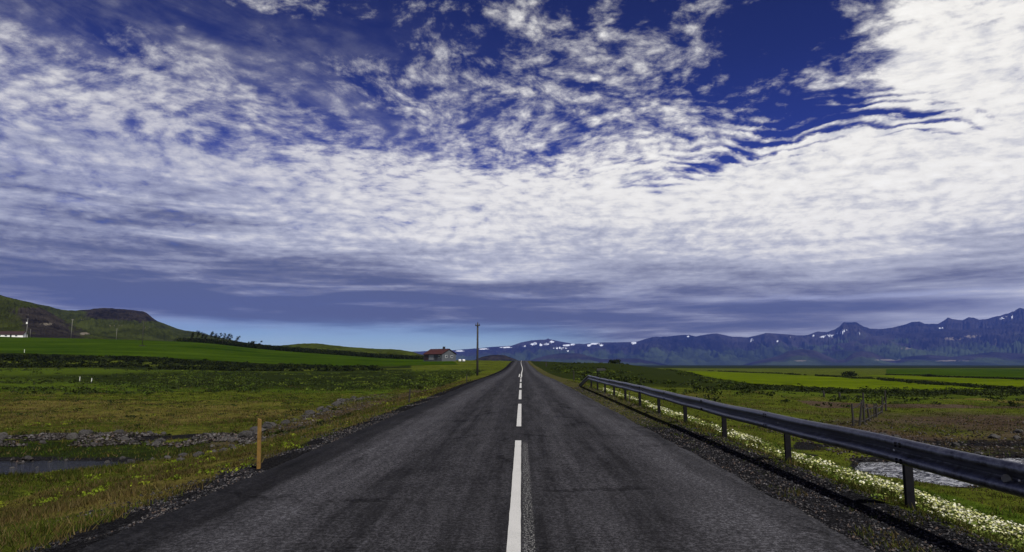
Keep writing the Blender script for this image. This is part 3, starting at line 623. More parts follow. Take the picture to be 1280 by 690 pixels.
massif('green_hillside', [(-420, 330), (-200, 338), (-60, 356), (0, 368.4), (20, 374), (35, 377.6), (48, 383), (62, 390.5), (78, 399), (95, 407.5), (115, 414.5), (140, 420), (170, 423.4), (215, 427)], 980, 520, M['hill'], 700, 60, .12, .01, 88, rock=frontrock, pale=[(38, 393, 6, 1), (60, 405, 12, 3), (105, 417, 12, 2.5)], prof=.95, base_z=14, back=1.25, gully=9)
massif('green_knoll', [(262, 437), (290, 434), (315, 433.4), (340, 432.6), (358, 431.4), (378, 429.4), (395, 429.0), (410, 430.8), (430, 433), (450, 434.6), (470, 436), (490, 436.2), (503, 437.6), (516, 440), (526, 443), (545, 448), (565, 452)], 640, 420, M['greenhill'], 420, 30, .12, .02, 99, rock=lambda px, py, pr: np.clip(.25 + .3 * fbm(px / 8, py / 3, 4, 101) + .55 * np.exp(-((px - 540) / 30.0) ** 2), 0, 1), prof=.9, base_z=1.5, back=1.12)

# ------------------------------------------------------------------ guard rail
RAIL_X = 4.08; Y_END = 41.8
rail = empty('guard_rail', (4.2, 7.7, float(road_z(7.7))), 0, 'long galvanised steel guard rail on dark posts along the right verge', 'guard rail')
def child(name, me, parent, loc=None):
    o = link(name, me, parent)
    if loc is not None: o.location = Vector(loc) - parent_loc(parent)
    return o
def parent_loc(p):
    v = Vector((0, 0, 0))
    while p is not None: v = v + p.location; p = p.parent
    return v
# W-section, (towards the road, up)
prof = [(.000, .132), (.000, .142), (.010, .146), (.034, .144), (.056, .135), (.073, .118), (.082, .094), (.080, .072), (.066, .052), (.030, .024), (.012, .010), (.006, 0)]
prof = [(d_, z_ * .93) for d_, z_ in prof]; prof = prof + [(d_, -z_) for d_, z_ in prof[::-1][1:]]
BZ = .635
def rail_panel(stations, proud=0.0):
    """stations: (x, y, z of the beam's middle)"""
    th = .0035; nP = len(prof); V = []; 
    for (x_, y_, z_) in stations:
        for off in (0, 1):
            for k, (d_, h_) in enumerate(prof): V.append((x_ - d_ - proud - (0 if off else th), y_, z_ + h_ * (1 + (0 if off else .006))))
    Fs = []; st = 2 * nP
    for i in range(len(stations) - 1):
        for off in (0, 1):
            for k in range(nP - 1):
                a_ = i * st + off * nP + k; q = [a_, a_ + 1, a_ + 1 + st, a_ + st]; Fs.append(q if off == 0 else q[::-1])
        a_ = i * st; Fs.append([a_, a_ + st, a_ + st + nP, a_ + nP]); a_ = i * st + nP - 1; Fs.append([a_ + nP, a_ + st + nP, a_ + st, a_])
    for i, fl in ((0, 1), (len(stations) - 1, 0)):
        for k in range(nP - 1):
            a_ = i * st + k; q = [a_, a_ + nP, a_ + nP + 1, a_ + 1]; Fs.append(q if fl else q[::-1])
    return np.array(V), np.array(Fs)
def smooth_part(me):
    for p in me.polygons: p.use_smooth = True
    me.set_sharp_from_angle(angle=R(35)); return me
bolt_me = MB().tube([(-.006, 0, 0), (.0, 0, 0), (.004, 0, 0)], [.016, .016, .010], 10).mesh('bolt', M['bolt'], True)
dark_bolt = MB().tube([(-.008, 0, 0), (.004, 0, 0)], .014, 6).mesh('splice_bolt', M['post_steel'])
splices = [7.55 + 4.0 * k for k in range(-3, 9)]
edges = sorted([-5.5] + [s_ for s_ in splices if -5 < s_ < 40]) + [Y_END]
PL = parent_loc(rail)
for k in range(len(edges) - 1):
    y0, y1 = edges[k] - (.16 if k else 0), edges[k + 1]
    yy = np.linspace(y0, y1, 9); sts = []
    for q in yy:
        over = .006 if q < edges[k] + .001 and k else 0
        sag = .006 * math.sin(q * 1.7) + .012 * math.sin(q * .31)
        sts.append((RAIL_X + .006 * math.sin(q * .9) - .0035 * (k % 2) - PL.x, q - PL.y, float(road_z(q)) + BZ + sag - PL.z))
    V, Fs = rail_panel(sts); beam = link('beam', smooth_part(raw_mesh('beam', V, Fs, M['steel'])), rail)
    if k:
        for dy in (-.11, -.03):
            for (d_, h_) in ((.084, .10), (.084, .07), (.084, -.10), (.084, -.07)):
                b_ = link('bolt', dark_bolt, beam); b_.location = (RAIL_X - d_ - .004 - PL.x, edges[k] + dy - PL.y, float(road_z(edges[k])) + BZ + h_ - PL.z)
# end that ramps down into the ground, bending towards the road
sts = []
for t_ in np.linspace(0, 1, 10):
    q = Y_END - .12 + 3.6 * t_; sts.append((RAIL_X - .28 * t_ ** 1.5 - PL.x, q - PL.y, float(road_z(q)) + BZ - .66 * t_ ** 1.25 - PL.z))
V, Fs = rail_panel(sts, .004); link('end_ramp', smooth_part(raw_mesh('end_ramp', V, Fs, M['steel'])), rail)
# posts: a folded C section with a spacer to the beam
pm = MB()
pm.box(-.046, .046, -.026, .026, -.35, .72, .004); post_me = pm.mesh('post', M['post_steel'])
sp_me = MB().box(-.125, -.042, -.024, .024, .52, .72, .004).mesh('spacer', M['post_steel'])
k = -3
while 7.70 + 3.4 * k < Y_END + .3:
    q = 7.70 + 3.4 * k; p_ = link('post', post_me, rail); p_.location = (4.20 - PL.x, q - PL.y, float(road_z(q)) - PL.z - .0)
    s_ = link('spacer', sp_me, p_); s_.scale = (.55, 1, 1); s_.location = (-.02, 0, 0)
    b_ = link('bolt', bolt_me, p_); b_.location = (RAIL_X - .012 - 4.20, 0, BZ); k += 1
dz_ = lambda q: float(road_z(q)) + BZ - PL.z
dm = MB().tube([(-.012, 0, 0), (-.004, 0, 0), (.0, 0, 0)], [.036, .040, .040], 20).mesh('reflector', M['disc'], False)
o = link('reflector', dm, rail); o.location = (RAIL_X - .05 - PL.x, 5.90 - PL.y, dz_(5.90) - .005); o.rotation_euler = (0, 0, R(38))
tag(o, 'round dark reflector in the groove of the beam')
o = link('bolt_head', bolt_me, rail); o.scale = (1, .8, .8); o.location = (RAIL_X - .03 - PL.x, 5.78 - PL.y, dz_(5.78) + .0)

# ------------------------------------------------------------------ marker posts by the road
def marker(x, y, h, wd, mat, label, cat='marker post', lean=(0, 0), band=None, group=None, name='marker_post'):
    t = empty(name, (x, y, gz(x, y)), R(random.uniform(-12, 12)), label, cat, group); t.rotation_euler[0] = R(lean[0]); t.rotation_euler[1] = R(lean[1])
    m_ = MB(); m_.poly([(-wd / 2, -.018, -.25), (wd / 2, -.018, -.25), (wd / 2, .018, -.25), (-wd / 2, .018, -.25),
        (-wd / 2, -.018, h), (wd / 2, -.018, h - wd * .45), (wd / 2, .018, h - wd * .45), (-wd / 2, .018, h)],
        [(3, 2, 1, 0), (4, 5, 6, 7), (0, 1, 5, 4), (1, 2, 6, 5), (2, 3, 7, 6), (3, 0, 4, 7)])
    bmesh.ops.bevel(m_.b, geom=m_.b.edges[:], offset=.004, segments=1, affect='EDGES')
    m_.build('stake', mat, t)
    if band: MB().box(-wd / 2 - .002, wd / 2 + .002, -.021, -.0182, h - .26, h - .16).build('reflective_strip', M[band], t)
    return t
yp = at(322, 580, 11.4)
marker(-4.24, 11.25, .80, .058, M['yellow_wood'], 'yellow wooden marker post with slanted top standing in the gravel of the left verge', lean=(0, -1.5))
marker(pa(513) * 31, 31, .62, .06, M['old_wood'], 'thin dark marker post by the left verge, the nearer of the two dark ones', lean=(0, 4))
marker(pa(584) * 62, 62, .72, .07, M['old_wood'], 'thin dark marker post by the left verge, just left of the tall pole\'s foot', lean=(0, 2))
marker(pa(716.5) * 60, 60, .95, .08, M['old_wood'], 'dark marker post on the right verge beyond the end of the guard rail')
marker(4.5, 29.0, .42, .035, M['old_wood'], 'thin dark stake in the grass right behind the guard rail', 'stake')
marker(pa(682.5) * 210, 210, 1.5, .35, M['old_wood'], 'small dark marker on the right of the road near the crest')
for px_, Y_, h_ in ((101, 93, .75), (116, 90, .62)):
    marker(pa(px_) * Y_, Y_, h_, .065, M['white_paint'], {101: 'short pale stake in the meadow, left one of the pair', 116: 'short white stake in the meadow, right one of the pair'}[px_], 'stake', group='pale stakes in the left meadow')
marker(pa(28) * 256, 256, 1.4, .16, M['white_paint'], 'pale stake at the lower edge of the left hay field', 'stake')

# ------------------------------------------------------------------ road sign seen from behind
sx, sy = pa(746) * 80, 80.0
sg = empty('road_sign', (sx, sy, gz(sx, sy)), 0, 'small dark arrow sign on a single post right of the road beyond the guard rail', 'road sign')
MB().tube([(0, 0, -.3), (0, 0, 1.62)], .045, 8).build('post', M['post_steel'], sg)
MB().poly([(-.10, -.05, 1.30), (.80, -.05, 1.30), (.98, -.05, 1.44), (.80, -.05, 1.58), (-.10, -.05, 1.58), (-.10, -.02, 1.30), (.80, -.02, 1.30), (.98, -.02, 1.44), (.80, -.02, 1.58), (-.10, -.02, 1.58)],
    [(0, 1, 2, 3, 4), (9, 8, 7, 6, 5), (0, 5, 6, 1), (1, 6, 7, 2), (2, 7, 8, 3), (3, 8, 9, 4), (4, 9, 5, 0)]).build('board', M['sign_back'], sg)

# ------------------------------------------------------------------ utility poles
def pole(px_, Y_, h, label, r=.13, arm=.9, mat='pole_wood', group=None, extra=None, base=None):
    x_ = pa(px_) * Y_; t = empty('utility_pole', (x_, Y_, gz(x_, Y_) if base is None else base), R(random.uniform(-6, 6)), label, 'utility pole', group)
    MB().tube([(0, 0, -.6), (0, 0, h * .5), (0, 0, h)], [r, r * .88, r * .75], 10).build('pole', M[mat], t, True)
    MB().box(-arm / 2, arm / 2, -r - .09, -r * .7, h - .42, h - .28, .01).build('crossarm', M[mat], t)
    for q in (-arm / 2 + .08, 0, arm / 2 - .08):
        z0 = h - .28 if q else h
        MB().tube([(q, -r * .9 if q else 0, z0 - .02), (q, -r * .9 if q else 0, z0 + .10), (q, -r * .9 if q else 0, z0 + .15), (q, -r * .9 if q else 0, z0 + .22)], [.02, .055, .06, .03], 8).build('insulator', M['glass'], t)
    if extra: extra(t, h)
    return t
pole(597.2, 105, 7.95, 'tall dark wooden pole beside the road to the left of its vanishing point', .17, .75)
G = 'pale poles across the left hay field'
def box_(t, h): MB().box(-.35, .35, -.75, -.2, h - 3.4, h - 2.2, .05).build('transformer', M['white_paint'], t)
pole(28.6, 415, 11.6, 'pale pole with a transformer beside the white farmhouse at the far left', .22, 1.6, 'pale_wood', G, box_)
pole(85.6, 425, 12.2, 'slim pale pole in front of the green hillside, between farmhouse and crag', .17, 1.6, 'pale_wood', G)
pole(143, 425, 7.2, 'short pale pole in front of the crag hill', .14, 1.4, 'pale_wood', G)
def foot_(t, h): MB().box(-1.3, 1.3, -.35, .35, -.1, .45, .08).build('footing', M['old_wood'], t)
pole(176.4, 318, 12.4, 'slim pole standing on a dark footing in the middle of the left hay field', .15, 1.5, 'pole_wood', G, foot_)
pole(33.5, 418, 5.2, 'short pale post just right of the farmhouse pole', .12, .7, 'pale_wood', G)

# ------------------------------------------------------------------ houses
def house(name, loc, rz, L, W, hw, hr, label, wall, roof, openings, chimney=None, eave=.4, base=2.0):
    """near corner at the origin, long side along -x, gable side along +y"""
    t = empty(name, loc, rz, label, 'house')
    m_ = MB(); m_.poly([(-L, 0, -base), (0, 0, -base), (0, W, -base), (-L, W, -base), (-L, 0, hw), (0, 0, hw), (0, W, hw), (-L, W, hw), (0, W / 2, hw + hr - .12), (-L, W / 2, hw + hr - .12)],
        [(0, 1, 5, 4), (1, 2, 6, 8, 5), (2, 3, 7, 6), (3, 0, 4, 9, 7), (3, 2, 1, 0), (5, 8, 9, 4), (8, 6, 7, 9)]); m_.build('wall', M[wall], t)
    s_ = hr / (W / 2); th = .12; ze = hw - eave * s_
    roof_ = empty_part('roof', t)
    for side in (0, 1):
        y0 = -eave if side == 0 else W + eave; y1 = W / 2
        nx = 24; 
        m_ = MB(); x0, x1 = -L - eave, eave
        m_.poly([(x0, y0, ze), (x1, y0, ze), (x1, y1, hw + hr), (x0, y1, hw + hr), (x0, y0, ze + th), (x1, y0, ze + th), (x1, y1, hw + hr + th), (x0, y1, hw + hr + th)],
            [(0, 3, 2, 1), (4, 5, 6, 7), (0, 1, 5, 4), (1, 2, 6, 5), (2, 3, 7, 6), (3, 0, 4, 7)])
        for i in range(nx):          # standing ribs of the sheet metal
            xx = x0 + (i + .5) * (x1 - x0) / nx
            m_.poly([(xx - .04, y0, ze + th), (xx + .04, y0, ze + th), (xx + .04, y1, hw + hr + th), (xx - .04, y1, hw + hr + th), (xx - .03, y0, ze + th + .05), (xx + .03, y0, ze + th + .05), (xx + .03, y1, hw + hr + th + .05), (xx - .03, y1, hw + hr + th + .05)],
                [(0, 1, 5, 4), (1, 2, 6, 5), (2, 3, 7, 6), (3, 0, 4, 7), (4, 5, 6, 7)])
        m_.build('roof_slope', M[roof], roof_)
    MB().box(-L - eave, eave, W / 2 - .14, W / 2 + .14, hw + hr + th - .02, hw + hr + th + .08).build('ridge_cap', M[roof], roof_)
    if chimney is not None: MB().box(chimney - .45, chimney + .45, W / 2 - .4, W / 2 + .4, hw + hr - .5, hw + hr + 1.15, .03).build('chimney', M['dark'], roof_)
    for (nm, side, a0, a1, z0, z1, mat) in openings:
        f_ = .07
        if side == 'long':
            q = MB().box(a0, a1, -.05, .02, z0, z1).build(nm, M['white_paint' if nm == 'window' else mat], t)
            if nm == 'window': MB().box(a0 + f_, a1 - f_, -.065, -.051, z0 + f_, z1 - f_).build('pane', M['glass'], q)
        else:
            q = MB().box(-.02, .05, a0, a1, z0, z1).build(nm, M['white_paint' if nm == 'window' else mat], t)
            if nm == 'window': MB().box(.051, .065, a0 + f_, a1 - f_, z0 + f_, z1 - f_).build('pane', M['glass'], q)
    return t
def empty_part(name, parent):
    m_ = MB().box(-.02, .02, -.02, .02, -.02, .02); o = m_.build(name, M['dark'], parent); o.location = (-2, 3, 2.2); o.matrix_parent_inverse.identity()
    o.location = (0, 0, 0); return o
hY = 300; hp = at(552.2, 449.7, hY)
house('farmhouse', (hp.x, hY, hp.z), R(-43 + 0), 12.5, 8.2, 2.6, 2.1, 'grey farmhouse with a red gabled roof and dark chimney left of the tall pole', 'plaster', 'red_roof',
      [('garage_door', 'long', -8.8, -5.6, -.05, 2.1, 'door'), ('door', 'long', -4.6, -3.1, -.05, 2.1, 'dark'), ('wall_panel', 'long', -12.3, -9.2, -.05, 2.2, 'brown_roof'), ('window', 'long', -2.4, -1.0, .9, 1.9, 0), ('window', 'gable', 2.0, 3.2, .9, 2.0, 0), ('window', 'gable', 5.2, 6.4, .9, 2.0, 0)], chimney=-3.4)
fp = at(29, 418.2, 440)
house('farmhouse', (fp.x, 440, gz(fp.x, 440) + .2), R(14), 15.5, 6.5, 1.9, 2.2, 'white farmhouse with a dark brown roof at the far left edge of the hay field', 'white_paint', 'brown_roof',
      [('window', 'long', -14, -12.6, .7, 1.6, 0), ('window', 'long', -10.5, -9, .7, 1.6, 0), ('door', 'long', -7.5, -6.5, 0, 1.7, 'dark'), ('window', 'long', -4.6, -3.2, .7, 1.6, 0)], chimney=None, eave=.3)
# round bales in white wrap
bm_ = MB(); bm_.tube([(-.62, 0, .62), (-.6, 0, .62), (.6, 0, .62), (.62, 0, .62)], [.5, .62, .62, .5], 18); bale = bm_.mesh('hay_bale', M['bale'], True)
for i, (px_, r_) in enumerate(((575.2, .2), (579.9, .6))):
    Y_ = 292; o = link('hay_bale', bale); x_ = pa(px_) * Y_; o.location = (x_, Y_, gz(x_, Y_) - .05); o.rotation_euler = (0, 0, r_); o.scale = (.85,) * 3
    tag(o, ('white wrapped round hay bale nearer the grey farmhouse', 'white wrapped round hay bale nearer the tall dark pole')[i], 'hay bale', 'white hay bales right of the farmhouse')

# ------------------------------------------------------------------ broken fence in the rough ground on the right
fx, fy = pa(1069) * 33, 33.0
fen = empty('broken_fence', (fx, fy, gz(fx, fy)), 0, 'broken down old wooden fence corner with leaning dark posts beyond the guard rail', 'fence')
FL = parent_loc(fen)
def loc_(px_, Y_, h): x_ = pa(px_) * Y_; return Vector((x_ - FL.x, Y_ - FL.y, gz(x_, Y_) + h - FL.z))
spec = [(1055.5, 31.6, 1.0, .0), (1061.5, 31.8, 1.15, .25), (1068.6, 33, 1.45, .05), (1076, 34.5, .85, -.1), (1084, 37, .75, .05), (1090.5, 40, .95, .12), (1096.3, 42, 1.25, .02)]
tops = []
for px_, Y_, h_, ln in spec:
    a_ = loc_(px_, Y_, -.3); b_ = loc_(px_, Y_, h_) + Vector((ln, 0, 0)); tops.append((a_, b_))
    MB().tube([a_, (a_ + b_) / 2 + Vector((.01, 0, 0)), b_], [.055, .05, .04], 7).build('post', M['old_wood'], fen)
for i, j, f0, f1 in ((0, 1, .82, .95), (1, 2, .9, .62), (2, 3, .55, .85), (3, 4, .8, .85), (4, 5, .75, .6), (5, 6, .7, .5), (3, 5, .45, .35), (2, 3, .3, .4), (0, 2, .45, .25)):
    p0 = tops[i][0].lerp(tops[i][1], f0); p1 = tops[j][0].lerp(tops[j][1], f1)
    MB().tube([p0, (p0 + p1) / 2 - Vector((0, 0, .05)), p1], .026, 6).build('rail', M['old_wood'], fen)
for q in np.linspace(.15, .9, 7):
    p0 = tops[3][0].lerp(tops[5][0], q); p1 = p0 + Vector((random.uniform(-.06, .06), 0, random.uniform(.75, 1.05)))
    MB().tube([p0, p1], .02, 5).build('picket', M['old_wood'], fen)
for px_, Y_, h_, lab in ((1022, 66, .75, 'lone short dark fence post in the grass left of the broken fence'), (1041, 60, .45, 'low dark stake between the lone post and the broken fence')):
    x_ = pa(px_) * Y_; o = MB().tube([(0, 0, -.3), (.02, 0, h_ * .5), (0, 0, h_)], [.10, .10, .08], 8).build('fence_post', M['old_wood']); o.location = (x_, Y_, gz(x_, Y_)); tag(o, lab, 'fence post')

# ------------------------------------------------------------------ scattered geometry
def leafcloud(cx, cy, cz, rx, rz, n, size, pal, g, jitter=.35, shape=None):
    """n leaf faces in an irregular half ellipsoid; arrays of verts and colours"""
    k = len(cx); idx = np.repeat(np.arange(k), n) if np.isscalar(n) else np.repeat(np.arange(k), n); m_ = len(idx)
    th = g.uniform(0, 2 * np.pi, m_); rr = np.sqrt(g.uniform(0.02, 1, m_)); hh = g.uniform(0, 1, m_) ** .8
    rr = rr * np.sqrt(np.clip(1 - hh ** 2 * .9, .03, 1)) * (1 + jitter * np.sin(th * 3 + idx * 1.7))
    c = np.stack([cx[idx] + rx[idx] * rr * np.cos(th), cy[idx] + rx[idx] * rr * np.sin(th), cz[idx] + rz[idx] * hh], -1)
    a_ = g.normal(size=(m_, 3)); a_ /= np.linalg.norm(a_, axis=1)[:, None]; b_ = g.normal(size=(m_, 3)); b_ = np.cross(a_, b_); b_ /= np.linalg.norm(b_, axis=1)[:, None]
    s_ = (size[idx] if not np.isscalar(size) else size) * g.uniform(.6, 1.4, m_); s_ = s_[:, None]
    V = np.stack([c - a_ * s_, c + a_ * s_ * .2 + b_ * s_ * .7, c + a_ * s_, c - b_ * s_ * .6], 1).reshape(-1, 3)
    col = pal[g.integers(0, len(pal), k)][idx] * g.uniform(.65, 1.35, m_)[:, None]
    return V, np.repeat(col, 4, 0)
def quads(nv): return np.arange(nv).reshape(-1, 4)
def stuff(name, V, cols, k, mat, label, cat):
    o = link(name, raw_mesh(name, V, np.arange(len(V)).reshape(-1, k), mat, {'col': cols})); return tag(o, label, cat, None, 'stuff')
PG = np.array([(.015, .022, .006), (.025, .036, .009), (.036, .048, .010), (.020, .026, .009)])
PGB = np.array([(.045, .07, .010), (.07, .10, .014), (.10, .13, .018), (.04, .055, .014)])
def region(n, a0, a1, y0, y1, g, pw=1.0):
    """random places over an area, denser nearer the road's start"""
    Yv = np.exp(g.uniform(math.log(y0), math.log(y1), n)); a = g.uniform(a0, a1, n); return a * Yv, Yv
def scrub(name, x, y, r0, r1, hf, n, pal, label, cat, g, leaf=.16):
    r = g.uniform(r0, r1, len(x)); V, c = leafcloud(x, y, ground(x, y) - .05, r, r * hf, n, leaf, pal, g)
    return stuff(name, V, c, 4, M['leaf'], label, cat)
g = np.random.default_rng(5)
# left: two dark bands below the hay field
x = []; y = []
for yc, sp, n in ((232, 11, 1200), (186, 10, 900), (214, 20, 420)):
    a = g.uniform(pa(-120), pa(480), n); Yv = yc + g.normal(0, sp * .5, n) + 10 * fbm(a * 9, a * 0, 3, 7); kk = (fbm(a * 26, Yv / 14, 4, 97) > -.34 + .5 * sst(a, pa(260), pa(480))) ; x.append((a * Yv)[kk]); y.append(Yv[kk])
scrub('low_scrub', np.concatenate(x), np.concatenate(y), .7, 1.7, .5, 20, np.vstack([PG * .4, PG * .6]), 'two dark bands of low scrub along the foot of the left hay field', 'scrub', g, .30)
a = g.uniform(pa(180), pa(600), 1700); Yv = np.exp(g.uniform(math.log(64), math.log(170), 1700)); keep = (fbm(a * 14, np.log(Yv) * 9, 3, 9) > -.12) & (a * Yv < -7.5)
scrub('low_scrub', (a * Yv)[keep], Yv[keep], .35, .95, .42, 22, np.vstack([PG, PGB]) * .95, 'dark green tussocky scrub in the meadow between the road and the left hay field', 'scrub', g, .085)
a = g.uniform(pa(-150), pa(330), 2000); Yv = np.exp(g.uniform(math.log(58), math.log(170), 2000)); keep = fbm(a * 8, np.log(Yv) * 14, 3, 19) > -.12
scrub('low_scrub', (a * Yv)[keep], Yv[keep], .3, .8, .5, 18, np.vstack([PG, PGB[:1]]), 'patches of dark tussocks in the far left meadow', 'scrub', g, .10)
# right: heath between the verge and the hay field
a = g.uniform(pa(690), pa(925), 3800); Yv = np.exp(g.uniform(math.log(52), math.log(330), 3800))
fe = np.interp(a, [pa(690), pa(806), pa(840), pa(872), pa(925)], [900, 480, 285, 188, 146]); keep = (Yv < fe) & (a * Yv > 6.5) & (fbm(a * 20, np.log(Yv) * 12, 3, 13) > .42 - .75 * sst(Yv / fe, .45, .85) * (a > pa(800)) - .25 * (a < pa(800)))
scrub('heath', (a * Yv)[keep], Yv[keep], .35, .95, .5, 20, np.vstack([PG, PG * .7, PGB * .7]), 'dark bushy heath between the guard rail and the right hay field', 'scrub', g, .16)
a = g.uniform(pa(905), pa(1450), 2400); Yv = 112 + g.normal(0, 9, 2400) - 8 * (a > pa(1180)); keep = fbm(a * 16, Yv / 10, 3, 15) > -.2
scrub('heath', (a * Yv)[keep], Yv[keep] - 4, .5, 1.1, .55, 18, np.vstack([PG, PG * .7]), 'dark heath strip along the near edge of the right hay field', 'scrub', g, .15)
a = g.uniform(pa(830), pa(1400), 900); Yv = np.exp(g.uniform(math.log(48), math.log(84), 900)); keep = fbm(a * 10, np.log(Yv) * 16, 3, 25) > .12
scrub('heath', (a * Yv)[keep], Yv[keep], .35, .8, .4, 16, PG, 'scattered dark heath clumps on the rough ground right of the guard rail', 'scrub', g, .10)
# hedge lines between the right fields
hd = np.array([(880, 560), (925, 440), (1000, 312), (1060, 243), (1120, 196), (1180, 160), (1240, 134), (1300, 122), (1420, 112)])
pxx = g.uniform(880, 1420, 1500); Yv = np.interp(pxx, hd[:, 0], hd[:, 1]); Yv = Yv * (1 + g.normal(0, .022, 1500)); keep = fbm(pxx / 9, pxx * 0, 3, 17) > -.35
scrub('hedge', (pa(pxx) * Yv)[keep], Yv[keep], .5, 1.2, .62, 18, PG * .7, 'long dark ragged hedge dividing the two right hay fields', 'hedge', g, .2)
pxx = g.uniform(1100, 1420, 700); Yv = np.interp(pxx, [1100, 1160, 1220, 1280, 1420], [372, 300, 255, 228, 205]) * (1 + g.normal(0, .015, 700))
scrub('hedge', pa(pxx) * Yv, Yv, .5, 1.1, .5, 16, PG * .7, 'thin dark hedge behind the farther right hay field', 'hedge', g, .22)
# hedge along the top of the left field
pxx = np.concatenate([g.uniform(222, 560, 1900), g.uniform(228, 330, 500)]); Yv = np.interp(pxx, [222, 300, 450, 500, 560], [412, 408, 405, 396, 355]) + g.uniform(0, 20, len(pxx)); keep = fbm(pxx / 7, Yv / 6, 3, 18) > -.35
r = g.uniform(1.1, 2.9, len(pxx)) * np.interp(pxx, [222, 300, 420, 500, 560], [1.2, 1.35, 1.4, 1.2, .7])
V, c = leafcloud((pa(pxx) * Yv)[keep], Yv[keep], ground(pa(pxx) * Yv, Yv)[keep] - .2, r[keep], r[keep] * .85, 22, .42, PG * .55, g)
stuff('hedge', V, c, 4, M['leaf'], 'dark scrubby hedge running along the top of the left hay field', 'hedge')
x, y = region(1100, -1.0, -.14, 23, 62, g); k = (x < -6.5) & (stream(x, y) > 3.5) & (fbm(x / 3, y / 2, 3, 68) > .10); x, y = x[k], y[k]
scrub('tussocks', x, y, .12, .38, .5, 22, np.vstack([PG, PG, np.array([(.07, .06, .02)])]), 'small dark tussocks dotted over the tan meadow left of the road', 'tussocks', g, .05)
# a few bushes that stand alone
def bush(px_, Y_, r_, h_, label, seed, pal=PG * .7, n=420):
    g_ = np.random.default_rng(seed); x_ = pa(px_) * Y_; t = empty('bush', (x_, Y_, gz(x_, Y_)), 0, label, 'bush')
    kx = g_.normal(0, r_ * .4, 9); ky = g_.normal(0, r_ * .4, 9); V, c_ = leafcloud(kx, ky, np.zeros(9) + .0, np.full(9, r_ * .6), h_ * g_.uniform(.6, 1, 9), n // 9, r_ * .12, pal, g_)
    link('crown', raw_mesh('crown', V, quads(len(V)), M['leaf'], {'col': c_}), t)
    mb = MB()
    for q in range(4): mb.tube([(0, 0, -.1), (g_.normal(0, r_ * .2), g_.normal(0, r_ * .2), h_ * .4), (g_.normal(0, r_ * .3), g_.normal(0, r_ * .3), h_ * .75)], [.09, .06, .02], 5)
    mb.build('stem', M['bark'], t)
bush(1058, 300, 3.0, 2.2, 'single dark round bush where the two right hay fields meet', 3)
bush(768, 246, 2.2, 1.5, 'dark bush on top of the grassy hummock right of the road', 4)
bush(1152, 300, 2.4, 1.1, 'low dark bush on the hedge behind the right hay fields', 5)
bush(312, 413, 3.0, 4.6, 'rounded dark bush just right of the row of leaning trees', 6)
bush(358, 412, 2.4, 2.6, 'small dark bush on the hedge line, right of the lone leaning sapling', 7)
bush(232, 411, 2.6, 3.0, 'dark bush at the left end of the tree row below the crag hill', 8)

# row of wind-bent trees at the top of the left field
def tree(px_, top, Y_, lean, label, seed, fat=1.0):
    g_ = np.random.default_rng(seed); x_ = pa(px_) * Y_; z0 = gz(x_, Y_); h_ = CAM_Z + ray(px_, top)[1] * Y_ - z0; h_ = max(h_, 2.5)
    t = empty('wind_bent_tree', (x_ - lean * h_ * .5, Y_, z0), 0, label, 'tree', 'row of wind bent trees above the left hay field')
    tip = Vector((lean * h_, 0, h_ * .95)); mid = Vector((lean * h_ * .35, 0, h_ * .5))
    mb = MB().tube([(0, 0, -.3), mid * .5, mid, (mid + tip) / 2, tip], [.16, .14, .11, .07, .03], 7)
    for q in range(6):
        s_ = g_.uniform(.45, .9); p0 = mid.lerp(tip, max(0, (s_ - .5) * 2)); d_ = Vector((g_.normal(.25, .5), g_.normal(0, .5), g_.uniform(.2, .7))) * h_ * .16
        mb.tube([p0, p0 + d_ * .6, p0 + d_], [.05, .035, .012], 5)
    mb.build('trunk', M['bark'], t)
    k = 8; s_ = g_.uniform(.42, 1.0, k); px3 = np.array([(mid.lerp(tip, max(0, (v - .5) * 2))) for v in s_]); 
    cx = px3[:, 0] + g_.normal(.1, .10 * h_ * .5, k); cy = g_.normal(0, .3, k); cz = px3[:, 2] - .35 + g_.normal(0, .1, k); r_ = g_.uniform(.45, .85, k) * fat * (h_ / 5)
    V, c_ = leafcloud(cx, cy, cz, r_ * 1.15, r_ * 1.4, 44, .19, PG * .6, g_); link('crown', raw_mesh('crown', V, quads(len(V)), M['leaf'], {'col': c_}), t)
TR = [(239, 415.5, .1), (245.5, 414.2, .12), (251.5, 415.6, .2), (256, 415.8, .15), (262.5, 415.2, .3), (268, 416, .25), (273, 417, .28), (278.4, 417.6, .25), (283.6, 417.2, .35), (286.8, 419.5, .3), (295, 420.4, .55), (323.5, 425.8, .6)]
od = ['leftmost', 'second', 'third', 'fourth', 'fifth', 'sixth', 'seventh', 'eighth', 'ninth', 'tenth']
for i, (p_, tp, ln) in enumerate(TR):
    lab = f'{od[i]} of the close row of leaning dark trees above the left hay field' if i < 10 else ('strongly leaning dark tree just right of the tree row', 'lone leaning sapling well right of the tree row')[i - 10]
    if i == 0: lab = 'leftmost of the close row of leaning dark trees above the left hay field'
    if i in (1, 2, 3, 4, 5, 6, 7, 8): lab = f'{od[i]} from the left in the close row of leaning dark trees'
    if i == 9: lab = 'rightmost of the close row of leaning dark trees above the left hay field'
    tree(p_, tp, 413 + (i % 3) * 2, ln, lab, 100 + i, .62 if i == 11 else 1.0)

